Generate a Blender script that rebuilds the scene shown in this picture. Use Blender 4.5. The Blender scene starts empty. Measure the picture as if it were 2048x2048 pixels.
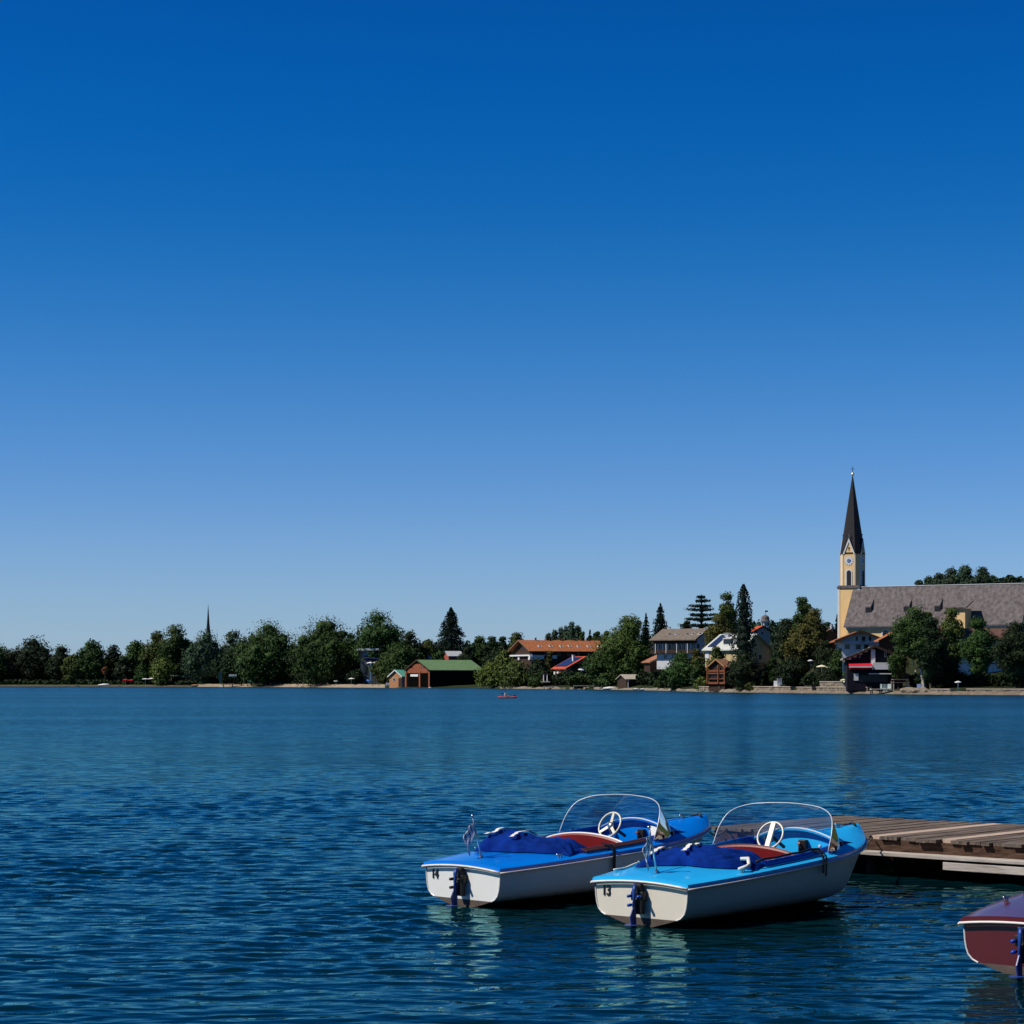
import bpy, math, random
import numpy as np
from mathutils import Vector, Matrix, noise as mnoise

# ------------------------------------------------------------------ scene, camera, world, sun
scn = bpy.context.scene
COL = scn.collection
F = 4200.0          # focal length in pixels of a 2048 px wide frame
H = 2.7             # eye height above the lake
HY = 1362.0         # row of the horizon
cam_d = bpy.data.cameras.new('camera'); cam = bpy.data.objects.new('camera', cam_d); COL.objects.link(cam)
cam.location = (0, 0, H); cam.rotation_euler = (math.pi/2, 0, 0)
cam_d.sensor_width = 36; cam_d.lens = F/2048*36; cam_d.shift_y = (HY-1024)/2048
cam_d.clip_start = .1; cam_d.clip_end = 20000
scn.camera = cam
SUN_EL = math.radians(48); SUN_AZ = math.atan2(-.98, -.19)
w = bpy.data.worlds.new('World'); scn.world = w; w.use_nodes = True
nt = w.node_tree; bg = nt.nodes['Background']
sky = nt.nodes.new('ShaderNodeTexSky'); sky.sky_type = 'NISHITA'; sky.sun_disc = False
sky.sun_elevation = SUN_EL; sky.sun_rotation = SUN_AZ
sky.air_density = 1; sky.dust_density = .3; sky.ozone_density = 2
tc = nt.nodes.new('ShaderNodeTexCoord'); sp = nt.nodes.new('ShaderNodeSeparateXYZ')
rp = nt.nodes.new('ShaderNodeValToRGB'); mu = nt.nodes.new('ShaderNodeMix'); mu.data_type = 'RGBA'; mu.blend_type = 'MULTIPLY'
mu.inputs[0].default_value = 1; mu.clamp_result = False
sc2 = nt.nodes.new('ShaderNodeVectorMath'); sc2.operation = 'SCALE'; sc2.inputs['Scale'].default_value = 2
stops = [(0, (.28, .41, .70)), (.035, (.25, .36, .60)), (.087, (.170, .295, .54)), (.156, (.065, .2525, .48)),
         (.225, (.006, .20, .45)), (.309, (.004, .172, .455)), (.42, (.004, .12, .33)), (.6, (.006, .10, .24)), (.85, (.02, .09, .19))]
while len(rp.color_ramp.elements) < len(stops): rp.color_ramp.elements.new(.5)
rp.color_ramp.interpolation = 'B_SPLINE'
for e, (p, c) in zip(rp.color_ramp.elements, stops): e.position = p; e.color = (*c, 1)
nt.links.new(tc.outputs['Generated'], sp.inputs[0]); nt.links.new(sp.outputs['Z'], rp.inputs[0])
nt.links.new(rp.outputs[0], sc2.inputs[0]); nt.links.new(sky.outputs[0], mu.inputs[6]); nt.links.new(sc2.outputs[0], mu.inputs[7])
nt.links.new(mu.outputs[2], bg.inputs[0]); bg.inputs[1].default_value = .1
sd = bpy.data.lights.new('sun', 'SUN'); sd.energy = 5.0; sd.angle = math.radians(.53); sd.color = (1, .95, .87)
so = bpy.data.objects.new('sun', sd); COL.objects.link(so)
sv = Vector((math.sin(SUN_AZ)*math.cos(SUN_EL), math.cos(SUN_AZ)*math.cos(SUN_EL), math.sin(SUN_EL)))
so.rotation_euler = sv.to_track_quat('Z', 'Y').to_euler()
scn.view_settings.view_transform = 'Standard'; scn.view_settings.look = 'None'
scn.view_settings.exposure = 0; scn.view_settings.gamma = 1
scn.cycles.max_bounces = 6; scn.cycles.diffuse_bounces = 2; scn.cycles.glossy_bounces = 3
scn.cycles.transparent_max_bounces = 8; scn.cycles.caustics_reflective = False; scn.cycles.caustics_refractive = False

# ------------------------------------------------------------------ materials
MATS = {}
def mat(name, col, rough=.6, var=.15, scale=3, spec=.5, metal=0, streak=None, bump=0, col2=None, coat=0, coord='Object', objvar=0):
    if name in MATS: return MATS[name]
    m = bpy.data.materials.new(name); m.use_nodes = True; n = m.node_tree; b = n.nodes['Principled BSDF']
    b.inputs['Roughness'].default_value = rough; b.inputs['Specular IOR Level'].default_value = spec
    b.inputs['Metallic'].default_value = metal; b.inputs['Coat Weight'].default_value = coat
    t = n.nodes.new('ShaderNodeTexCoord'); mp = n.nodes.new('ShaderNodeMapping')
    if streak: mp.inputs['Scale'].default_value = streak
    nz = n.nodes.new('ShaderNodeTexNoise'); nz.inputs['Scale'].default_value = scale; nz.inputs['Detail'].default_value = 5
    nz.inputs['Roughness'].default_value = .65
    n.links.new(t.outputs[coord], mp.inputs[0]); n.links.new(mp.outputs[0], nz.inputs[0])
    mr = n.nodes.new('ShaderNodeMapRange'); mr.inputs['From Min'].default_value = .3; mr.inputs['From Max'].default_value = .7
    n.links.new(nz.outputs[0], mr.inputs[0])
    mx = n.nodes.new('ShaderNodeMix'); mx.data_type = 'RGBA'
    a = [max(0, c*(1-var)) for c in col]; c2 = col2 or [min(1, c*(1+var)) for c in col]
    mx.inputs[6].default_value = (*a, 1); mx.inputs[7].default_value = (*c2, 1)
    n.links.new(mr.outputs[0], mx.inputs[0])
    out = mx.outputs[2]
    if objvar:
        oi = n.nodes.new('ShaderNodeObjectInfo'); hs = n.nodes.new('ShaderNodeHueSaturation')
        m1 = n.nodes.new('ShaderNodeMapRange'); m1.inputs['To Min'].default_value = 1-objvar; m1.inputs['To Max'].default_value = 1+objvar
        m2 = n.nodes.new('ShaderNodeMapRange'); m2.inputs['To Min'].default_value = .485; m2.inputs['To Max'].default_value = .515
        n.links.new(oi.outputs['Random'], m1.inputs[0]); n.links.new(oi.outputs['Random'], m2.inputs[0])
        n.links.new(m1.outputs[0], hs.inputs['Value']); n.links.new(m2.outputs[0], hs.inputs['Hue'])
        n.links.new(out, hs.inputs['Color']); out = hs.outputs[0]
    n.links.new(out, b.inputs['Base Color'])
    if bump:
        bp = n.nodes.new('ShaderNodeBump'); bp.inputs['Strength'].default_value = 1; bp.inputs['Distance'].default_value = bump
        n.links.new(nz.outputs[0], bp.inputs['Height']); n.links.new(bp.outputs[0], b.inputs['Normal'])
    MATS[name] = m; return m

def glass_mat(name, tint, gloss=.06):
    m = bpy.data.materials.new(name); m.use_nodes = True; n = m.node_tree
    for x in list(n.nodes): n.nodes.remove(x)
    o = n.nodes.new('ShaderNodeOutputMaterial'); tr = n.nodes.new('ShaderNodeBsdfTransparent'); gl = n.nodes.new('ShaderNodeBsdfGlossy')
    fr = n.nodes.new('ShaderNodeFresnel'); fr.inputs[0].default_value = 1.35; mx = n.nodes.new('ShaderNodeMixShader')
    gl.inputs['Roughness'].default_value = gloss; tr.inputs[0].default_value = (*tint, 1)
    df = n.nodes.new('ShaderNodeBsdfDiffuse'); df.inputs[0].default_value = (.30, .55, .80, 1); m2 = n.nodes.new('ShaderNodeMixShader'); m2.inputs[0].default_value = .20
    n.links.new(tr.outputs[0], m2.inputs[1]); n.links.new(df.outputs[0], m2.inputs[2])
    n.links.new(fr.outputs[0], mx.inputs[0]); n.links.new(m2.outputs[0], mx.inputs[1]); n.links.new(gl.outputs[0], mx.inputs[2])
    n.links.new(mx.outputs[0], o.inputs[0]); MATS[name] = m; return m

def flag_mat():
    m = bpy.data.materials.new('flag_cloth'); m.use_nodes = True; n = m.node_tree; b = n.nodes['Principled BSDF']; tl = n.nodes.new('ShaderNodeBsdfTranslucent'); ms = n.nodes.new('ShaderNodeMixShader'); ms.inputs[0].default_value = .5
    n.links.new(b.outputs[0], ms.inputs[1]); n.links.new(tl.outputs[0], ms.inputs[2]); n.links.new(ms.outputs[0], n.nodes['Material Output'].inputs[0])
    t = n.nodes.new('ShaderNodeTexCoord'); mp = n.nodes.new('ShaderNodeMapping'); ck = n.nodes.new('ShaderNodeTexChecker')
    mp.inputs['Rotation'].default_value = (0, 0, .9); mp.inputs['Scale'].default_value = (1, 1.5, 1)
    ck.inputs['Scale'].default_value = 6; ck.inputs['Color1'].default_value = (.9, .89, .86, 1); ck.inputs['Color2'].default_value = (.14, .20, .36, 1)
    n.links.new(t.outputs['UV'], mp.inputs[0]); n.links.new(mp.outputs[0], ck.inputs[0]); n.links.new(ck.outputs[0], b.inputs['Base Color']); n.links.new(ck.outputs[0], tl.inputs[0])
    b.inputs['Roughness'].default_value = .8; MATS['flag'] = m; return m

def water_mat():
    m = bpy.data.materials.new('lake_water'); m.use_nodes = True; n = m.node_tree
    for x in list(n.nodes): n.nodes.remove(x)
    o = n.nodes.new('ShaderNodeOutputMaterial'); g = n.nodes.new('ShaderNodeBsdfGlossy'); d = n.nodes.new('ShaderNodeBsdfDiffuse')
    g.inputs['Color'].default_value = (.33, .72, .74, 1)
    d.inputs['Color'].default_value = (.0004, .013, .017, 1)
    fr = n.nodes.new('ShaderNodeFresnel'); fr.inputs[0].default_value = 1.45; mx = n.nodes.new('ShaderNodeMixShader')
    t = n.nodes.new('ShaderNodeTexCoord')
    # calm water by the jetty, wind-ruffled further out on the lake
    sx = n.nodes.new('ShaderNodeSeparateXYZ'); n.links.new(t.outputs['Object'], sx.inputs[0]); rr = n.nodes.new('ShaderNodeValToRGB')
    dv = n.nodes.new('ShaderNodeMath'); dv.operation = 'DIVIDE'; n.links.new(sx.outputs['Y'], dv.inputs[0]); dv.inputs[1].default_value = 400
    rr.color_ramp.elements[0].position = .05; rr.color_ramp.elements[0].color = (.04,)*3+(1,)
    rr.color_ramp.elements[1].position = .8; rr.color_ramp.elements[1].color = (.22,)*3+(1,)
    for p_, v_ in ((.125, .09), (.3, .17)):
        e_ = rr.color_ramp.elements.new(p_); e_.color = (v_,)*3+(1,)
    n.links.new(dv.outputs[0], rr.inputs[0]); n.links.new(rr.outputs[0], g.inputs['Roughness'])
    def nz(sx, sy, sc, det, rot):
        mp = n.nodes.new('ShaderNodeMapping'); mp.inputs['Scale'].default_value = (sx, sy, 1); mp.inputs['Rotation'].default_value = (0, 0, rot)
        z = n.nodes.new('ShaderNodeTexNoise'); z.inputs['Scale'].default_value = sc; z.inputs['Detail'].default_value = det; z.inputs['Roughness'].default_value = .55
        z.inputs['Distortion'].default_value = .4
        n.links.new(t.outputs['Object'], mp.inputs[0]); n.links.new(mp.outputs[0], z.inputs[0]); return z.outputs[0]
    def steep(x, lo, hi):
        q = n.nodes.new('ShaderNodeMapRange'); q.interpolation_type = 'SMOOTHSTEP'; q.inputs['From Min'].default_value = lo; q.inputs['From Max'].default_value = hi
        n.links.new(x, q.inputs[0]); return q.outputs[0]
    a = nz(.35, 1, .9, 1, .12); b = steep(nz(.38, 1, 2.3, 1.5, -.10), .30, .70); c = nz(.45, 1, 6.5, 2, .2)
    gust = nz(.3, 1, .03, 2, .1)
    def mad(x, k, add=None):
        q = n.nodes.new('ShaderNodeMath'); q.operation = 'MULTIPLY_ADD'; n.links.new(x, q.inputs[0]); q.inputs[1].default_value = k
        if add is None: q.inputs[2].default_value = 0
        else: n.links.new(add, q.inputs[2])
        return q.outputs[0]
    h = mad(a, WA, mad(b, WB, mad(c, WC)))
    gm = n.nodes.new('ShaderNodeMapRange'); gm.inputs['From Min'].default_value = .35; gm.inputs['From Max'].default_value = .65
    gm.inputs['To Min'].default_value = .75; gm.inputs['To Max'].default_value = 1.2
    n.links.new(gust, gm.inputs[0])
    bp = n.nodes.new('ShaderNodeBump'); bp.inputs['Strength'].default_value = 1; bp.inputs['Distance'].default_value = 1
    nf = n.nodes.new('ShaderNodeMapRange'); nf.inputs['From Min'].default_value = 45; nf.inputs['From Max'].default_value = 110
    nf.inputs['To Min'].default_value = .30; nf.inputs['To Max'].default_value = .60; n.links.new(sx.outputs['Y'], nf.inputs[0])
    m0 = n.nodes.new('ShaderNodeMath'); m0.operation = 'MULTIPLY'; n.links.new(h, m0.inputs[0]); n.links.new(nf.outputs[0], m0.inputs[1]); h = m0.outputs[0]
    ml = n.nodes.new('ShaderNodeMath'); ml.operation = 'MULTIPLY'; n.links.new(h, ml.inputs[0]); n.links.new(gm.outputs[0], ml.inputs[1])
    n.links.new(ml.outputs[0], bp.inputs['Height'])
    for x in (g, fr): n.links.new(bp.outputs[0], x.inputs['Normal'])
    n.links.new(fr.outputs[0], mx.inputs[0]); n.links.new(d.outputs[0], mx.inputs[1]); n.links.new(g.outputs[0], mx.inputs[2])
    n.links.new(mx.outputs[0], o.inputs[0]); return m
WA, WB, WC = .22, .075, .03

def plank_mat(name, col, col2, axis='X', scale=4):
    return mat(name, col, .85, .35, scale, .2, streak=(.15, 3, 3) if axis == 'X' else (3, .15, 3), col2=col2, bump=.01)

M_ = mat
LEAF = dict(
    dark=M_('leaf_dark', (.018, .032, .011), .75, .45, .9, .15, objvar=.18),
    mid=M_('leaf_mid', (.036, .070, .016), .75, .4, .9, .15, objvar=.15),
    olive=M_('leaf_olive', (.062, .088, .019), .75, .4, .9, .15, objvar=.12),
    bright=M_('leaf_bright', (.095, .130, .025), .75, .35, .9, .15, objvar=.1),
    blue=M_('leaf_blue', (.038, .066, .034), .75, .35, .9, .15, objvar=.15),
    fir=M_('leaf_fir', (.014, .026, .016), .8, .4, .9, .1, objvar=.15),
    brown=M_('leaf_brown', (.080, .078, .018), .75, .4, .9, .15, objvar=.1),
    rust=M_('leaf_rust', (.30, .12, .05), .75, .3, .9, .15))
BARK = M_('bark', (.10, .075, .05), .9, .4, 4, .1, streak=(2, 2, .4))
BARKP = M_('bark_pale', (.48, .42, .34), .9, .35, 3, .1, streak=(2, 2, .4))
WHITE = M_('white_plaster', (.66, .66, .64), .85, .08, .6, .2)
CREAM = M_('cream_plaster', (.62, .55, .40), .85, .08, .6, .2)
YELLOW = M_('yellow_plaster', (.80, .54, .25), .85, .08, .35, .2)
TAN = M_('tan_plaster', (.55, .42, .22), .85, .12, .8, .2)
GREYW = M_('grey_plaster', (.40, .41, .42), .85, .1, .8, .2)
TROOF = M_('orange_roof_tiles', (.30, .095, .040), .85, .3, 1.2, .1, col2=(.46, .17, .07))
RROOF = M_('red_roof_tiles', (.48, .08, .035), .8, .2, 1.2, .2)
BROOF = M_('brown_roof_tiles', (.17, .085, .065), .8, .3, 1.0, .2)
GROOF = M_('grey_brown_roof_tiles', (.17, .135, .105), .8, .25, 1.0, .2)
NROOF = M_('weathered_shingle_roof', (.098, .085, .082), .85, .35, .55, .2, streak=(2.2, 2.2, .7), col2=(.185, .155, .15))
PROOF = M_('pale_metal_roof', (.52, .53, .47), .6, .12, .8, .4)
LROOF = M_('light_grey_boards', (.42, .37, .30), .8, .2, 2, .2, streak=(.3, 3, 3))
GREEN = M_('green_metal_roof', (.13, .22, .095), .6, .12, .6, .3)
TURQ = M_('turquoise_metal_roof', (.12, .42, .30), .6, .1, 1, .3)
SLATE = M_('black_slate', (.020, .018, .020), .75, .35, 1.5, .25)
WOOD = M_('dark_timber', (.05, .028, .018), .8, .35, 2, .2, streak=(3, 3, .3))
RWOOD = M_('reddish_timber', (.24, .075, .035), .8, .3, 2, .2, streak=(3, 3, .3))
OWOOD = M_('orange_timber', (.42, .20, .09), .8, .25, 2, .2, streak=(3, 3, .3))
STONE = M_('quay_stone', (.19, .15, .11), .9, .5, 1.2, .2, col2=(.34, .28, .21), bump=.1)
PANE = M_('window_glass', (.012, .015, .02), .12, .2, 1, .5)
BLACK = M_('black_plastic', (.008, .008, .009), .5, .2, 4, .4)
STEEL = M_('steel', (.55, .55, .55), .3, .1, 4, .5, metal=1)
SOLAR = M_('solar_panel', (.02, .035, .09), .25, .2, 2, .5)
NAVY = M_('navy_paint', (.015, .025, .12), .5, .15, 2, .4)
WCLOTH = M_('white_canvas', (.75, .74, .70), .9, .06, 2, .1)
CCLOTH = M_('cream_canvas', (.72, .68, .45), .9, .06, 2, .1)
RCLOTH = M_('red_canvas', (.55, .015, .03), .9, .1, 2, .1)
TEAL = M_('teal_canvas', (.10, .30, .28), .9, .1, 2, .1)
SKIN = M_('skin', (.45, .26, .18), .6, .05, 2, .3)
HAIR = M_('hair', (.03, .02, .015), .7, .1, 2, .2)

# ------------------------------------------------------------------ mesh helpers
class MB:
    def __init__(s): s.v = []; s.f = []; s.m = []; s.uv = {}
    def add(s, vs, fs, mi=0):
        o = len(s.v); s.v += [tuple(v) for v in vs]
        for f in fs: s.f.append([i+o for i in f]); s.m.append(mi)
        return s
    def box(s, c, d, mi=0, rot=None):
        vs = [Vector((x*d[0]/2, y*d[1]/2, z*d[2]/2)) for x in (-1, 1) for y in (-1, 1) for z in (-1, 1)]
        if rot is not None: vs = [rot @ v for v in vs]
        vs = [v+Vector(c) for v in vs]
        return s.add(vs, [(0, 1, 3, 2), (4, 6, 7, 5), (0, 4, 5, 1), (2, 3, 7, 6), (0, 2, 6, 4), (1, 5, 7, 3)], mi)
    def prism(s, pts, vec, mi=0):
        n = len(pts); v = Vector(vec); vs = [Vector(p) for p in pts]+[Vector(p)+v for p in pts]
        return s.add(vs, [list(range(n))[::-1], list(range(n, 2*n))]+[(i, (i+1) % n, n+(i+1) % n, n+i) for i in range(n)], mi)
    def tube(s, pts, r, n=8, mi=0, closed=False, flat=None):
        pts = [Vector(p) for p in pts]; N = len(pts); rr = r if isinstance(r, (list, tuple)) else [r]*N
        rings = []; up0 = Vector((0, 0, 1))
        for i, p in enumerate(pts):
            a = pts[(i-1) % N] if (closed or i > 0) else p; b = pts[(i+1) % N] if (closed or i < N-1) else p
            t = (b-a).normalized() if (b-a).length > 1e-9 else up0
            u = t.cross(up0)
            if u.length < .05: u = t.cross(Vector((0, 1, 0)))
            u.normalize(); w_ = u.cross(t).normalized()
            rings.append([p+(u*math.cos(2*math.pi*k/n)+w_*math.sin(2*math.pi*k/n)*(flat or 1))*rr[i] for k in range(n)])
        vs = [v for rg in rings for v in rg]; fs = []
        for i in range(N if closed else N-1):
            j = (i+1) % N
            for k in range(n): fs.append((i*n+k, i*n+(k+1) % n, j*n+(k+1) % n, j*n+k))
        if not closed: fs += [tuple(range(n))[::-1], tuple(range((N-1)*n, N*n))]
        return s.add(vs, fs, mi)
    def grid(s, P, mi=0, closeu=False, flip=False):
        R = len(P); C = len(P[0]); vs = [v for row in P for v in row]; fs = []
        for i in range(R-1):
            for j in range(C if closeu else C-1):
                q = (i*C+j, i*C+(j+1) % C, (i+1)*C+(j+1) % C, (i+1)*C+j); fs.append(q[::-1] if flip else q)
        return s.add(vs, fs, mi)
    def lathe(s, prof, n=12, c=(0, 0, 0), mi=0):
        P = [[(c[0]+r*math.cos(2*math.pi*k/n), c[1]+r*math.sin(2*math.pi*k/n), c[2]+z) for k in range(n)] for r, z in prof]
        return s.grid(P, mi, closeu=True)
    def build(s, name, mats, parent=None, smooth=False, bevel=0):
        me = bpy.data.meshes.new(name); me.from_pydata(s.v, [], s.f)
        for m in (mats if isinstance(mats, (list, tuple)) else [mats]): me.materials.append(m)
        me.polygons.foreach_set('material_index', s.m)
        if smooth: me.polygons.foreach_set('use_smooth', [True]*len(s.f))
        me.update(); o = bpy.data.objects.new(name, me); COL.objects.link(o)
        if parent: o.parent = parent
        if bevel:
            b = o.modifiers.new('bevel', 'BEVEL'); b.width = bevel; b.segments = 2; b.limit_method = 'ANGLE'
        return o

def tag(o, label=None, cat=None, group=None, kind=None):
    if label: o['label'] = label
    if cat: o['category'] = cat
    if group: o['group'] = group
    if kind: o['kind'] = kind
    return o
def empty(name, loc, rz=0, label=None, cat=None, group=None):
    o = bpy.data.objects.new(name, None); COL.objects.link(o); o.location = loc; o.rotation_euler = (0, 0, rz)
    o.empty_display_size = .2
    return tag(o, label, cat, group)
def copy_tree(o, parent=None):
    c = o.copy(); COL.objects.link(c)
    if parent: c.parent = parent
    for ch in list(o.children): copy_tree(ch, c)
    return c

# ------------------------------------------------------------------ place: far shore geometry
SH_X = [-600, 130, 400, 560, 700, 860, 955, 985, 1180, 1280, 1400, 1450, 1650, 1915, 2400]
SH_D = [1090, 1031, 986, 945, 872, 812, 806, 752, 675, 620, 530, 506, 459, 415, 380]
def shD(px): return float(np.interp(px, SH_X, SH_D))
def Xof(px, D): return (px-1024)/F*D
def Zof(py, D): return H-(py-HY)/F*D
def sstep(a, b, x):
    t = min(1, max(0, (x-a)/(b-a))); return t*t*(3-2*t)
def ground(px, b):
    rise = float(np.interp(px, [-400, 700, 1100, 1250, 1500, 1917, 2300], [1.5, 2.2, 6, 8, 8, 8, 9]))
    z = -2.2+2.5*sstep(-12, 0, b)+.9*sstep(0, 12, b)+rise*sstep(16, 110, b)
    if px > 1740: z += 22*sstep(1740, 1880, px)*sstep(110, 230, b)
    return z

def build_ground():
    pxs = list(np.linspace(-2600, 4200, 171)); bs = [-60, -25, -12, -8, -4, 0, 3, 8, 16, 30, 50, 80, 110, 150, 190, 230, 300, 500, 1000, 2500, 9000]
    P = []
    for b in bs:
        row = []
        for px in pxs:
            D = shD(px)+b; z = ground(px, b) if b < 1200 else ground(px, 1000)
            if b > -12: z += .25*mnoise.noise(Vector((px*.05, b*.1, 0)))*min(1, max(0, b)/10+.3)
            row.append((Xof(px, D), D, z))
        P.append(row)
    # the lake bed, reaching back under and behind the camera
    bed = []
    for y in (-3000, -200, 0, 100, 250):
        bed.append([(Xof(px, shD(px)-60)*1.0 if y > 0 else Xof(px, shD(px)-60)*2, min(y, shD(px)-90), -3.0) for px in pxs])
    P = bed+P
    m = MB().grid(P); g = m.build('ground', M_('lawn_and_earth', (.018, .026, .009), .95, .4, .05, .1, col2=(.035, .045, .015)), smooth=True)
    tag(g, kind='structure')
build_ground()
def build_water():
    """one sheet from behind the camera to beyond the far shore, with real ripples in the nearest hundred metres"""
    rng = np.random.default_rng(11)
    rows = [-3000, -300, -20, 4]; y = 8.0
    while y < 115: rows.append(y); y += max(.05, y*y/5670*.40)
    rows += [120, 135, 160, 200, 260, 340, 450, 600, 800, 1100, 1500]
    u = np.concatenate([-np.geomspace(60, .36, 14)[:-1], np.linspace(-.36, .36, 420), np.geomspace(.36, 60, 14)[1:]])
    Y = np.array(rows)[:, None]*np.ones(len(u)); X = np.maximum(Y, 8)*u[None, :]; X[:4] *= np.array([12, 4, 2, 1])[:, None]
    dY = np.maximum(.05, Y*Y/5670*.40); Z = np.zeros_like(X); dX = np.maximum(Y, 8)*(.72/420)
    for k in range(110):
        lam = .10*(8.0**rng.random()); th = rng.normal(0, .50)+.12; ph = rng.uniform(0, 6.283); kk = 2*math.pi/lam
        slope = SLOPE*(1.15 if lam < .3 else 1.0)*(1.0 if lam < .8 else .55)
        fade = np.clip(lam/(2.6*dY)-.35, 0, 1)*np.clip(lam/max(.05, abs(math.sin(th)))/(2.6*dX)-.3, 0, 1)
        px_ = kk*(X*math.sin(th)+Y*math.cos(th))+ph
        Z += slope/kk*fade*(np.sin(px_)+.22*np.cos(2*px_))
    gust = 1+.38*np.sin(X*.31+Y*.12+1)*np.sin(Y*.23-X*.10)+.25*np.sin(X*.83-Y*.41)
    gust *= 1-.60*np.exp(-((X-4.2)/3.6)**2-((Y-21)/7.0)**2); gust *= .75+.75*np.clip((Y-18)/45, 0, 1)
    edge = np.clip((100-Y)/45, 0, 1)*np.clip((Y-8)/3, 0, 1)*np.clip((.36-np.abs(u))/.03, 0, 1)[None, :]
    Z *= gust*edge
    Rn, Cn = X.shape; V = np.stack([X, Y, Z], 2).reshape(-1, 3).astype(np.float32)
    i = np.arange(Rn-1)[:, None]*Cn+np.arange(Cn-1)[None, :]; q = np.stack([i, i+1, i+Cn+1, i+Cn], 2).reshape(-1)
    me = bpy.data.meshes.new('water'); me.vertices.add(len(V)); me.vertices.foreach_set('co', V.ravel()); me.loops.add(len(q)); me.loops.foreach_set('vertex_index', q.astype(np.int32))
    nf = len(q)//4; me.polygons.add(nf); me.polygons.foreach_set('loop_start', np.arange(0, 4*nf, 4, dtype=np.int32)); me.polygons.foreach_set('loop_total', np.full(nf, 4, np.int32))
    me.polygons.foreach_set('use_smooth', np.ones(nf, bool)); me.materials.append(water_mat()); me.update(calc_edges=True)
    o = bpy.data.objects.new('water', me); COL.objects.link(o); return tag(o, kind='structure')
SLOPE = .0180
build_water()

def strip(name, px0, px1, b0, z0, b1, z1, th, m, label=None, cat=None, kind=None, n=24, rough=0, depth=1.2):
    """a band running along the shoreline: a beach, a quay wall or a low terrace"""
    mb = MB(); top = []; 
    rows = [[], [], [], []]
    for i in range(n+1):
        px = px0+(px1-px0)*i/n; r = rough*mnoise.noise(Vector((px*.3, 3.1, b0)))
        for k, (b, z) in enumerate(((b0-.3, z0-depth), (b0, z0+r), (b1, z1+r), (b1+.1, z0-depth))):
            D = shD(px)+b; rows[k].append((Xof(px, D), D, z))
    mb.grid(rows)
    for i in (0, n): mb.add([rows[k][i] for k in range(4)], [(0, 1, 2, 3)])
    o = mb.build(name, m)
    return tag(o, label, cat, kind=kind)

# ------------------------------------------------------------------ trees
RNG = np.random.default_rng(7)
def leaf_mesh(C, size, mat_, name='crown', core=None, vert=0.0, parent=None, nrm=None):
    """C: N x 3 leaf-clump centres -> one diamond face each, with solid inner boughs"""
    N = len(C); a = RNG.normal(size=(N, 3)); a /= np.linalg.norm(a, axis=1)[:, None]
    if vert: a = a*(1-vert)+np.array([0, 0, vert*1.0]); a /= np.linalg.norm(a, axis=1)[:, None]
    if nrm is not None:
        q = nrm+RNG.normal(size=(N, 3))*.55; q /= np.linalg.norm(q, axis=1)[:, None]+1e-9
        a = a-(a*q).sum(1)[:, None]*q; a /= np.linalg.norm(a, axis=1)[:, None]+1e-9; b = np.cross(q, a)
    else: b = RNG.normal(size=(N, 3))
    b -= (a*b).sum(1)[:, None]*a; b /= np.linalg.norm(b, axis=1)[:, None]
    s = size*RNG.uniform(.55, 1.35, (N, 1)); t = s*RNG.uniform(.45, .8, (N, 1))
    V = np.stack([C+a*s, C+b*t, C-a*s*.9, C-b*t], 1).reshape(-1, 3)
    nv = 4*N; vs = V; loops = np.arange(nv); starts = np.arange(0, nv, 4); tot = np.full(N, 4)
    if core is not None and len(core):
        cv = []; cf = []
        ico_v, ico_f = ICO
        for (c, r, rz) in core:
            o = len(cv)
            j = RNG.uniform(.8, 1.15, (len(ico_v), 1)); vv = ico_v*j*np.array([r, r, rz])+np.array(c)
            cv += list(vv); cf += [(x+o+nv, y+o+nv, z+o+nv) for x, y, z in ico_f]
        vs = np.vstack([V, np.array(cv)]); f = np.array(cf)
        starts = np.concatenate([starts, nv+np.arange(0, 3*len(f), 3)]); tot = np.concatenate([tot, np.full(len(f), 3)])
        loops = np.concatenate([loops, f.reshape(-1)])
    me = bpy.data.meshes.new(name); me.vertices.add(len(vs)); me.vertices.foreach_set('co', vs.astype(np.float32).ravel())
    me.loops.add(len(loops)); me.loops.foreach_set('vertex_index', loops.astype(np.int32))
    me.polygons.add(len(starts)); me.polygons.foreach_set('loop_start', starts.astype(np.int32)); me.polygons.foreach_set('loop_total', tot.astype(np.int32))
    me.materials.append(mat_); me.update(calc_edges=True); me.validate()
    o = bpy.data.objects.new(name, me); COL.objects.link(o)
    if parent: o.parent = parent
    return o
def _ico():
    import bmesh
    bm = bmesh.new(); bmesh.ops.create_icosphere(bm, subdivisions=1, radius=1)
    v = np.array([x.co[:] for x in bm.verts]); f = [tuple(y.index for y in x.verts) for x in bm.faces]; bm.free(); return v, f
ICO = _ico()
def sph(n):
    a = RNG.normal(size=(n, 3)); return a/np.linalg.norm(a, axis=1)[:, None]

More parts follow.
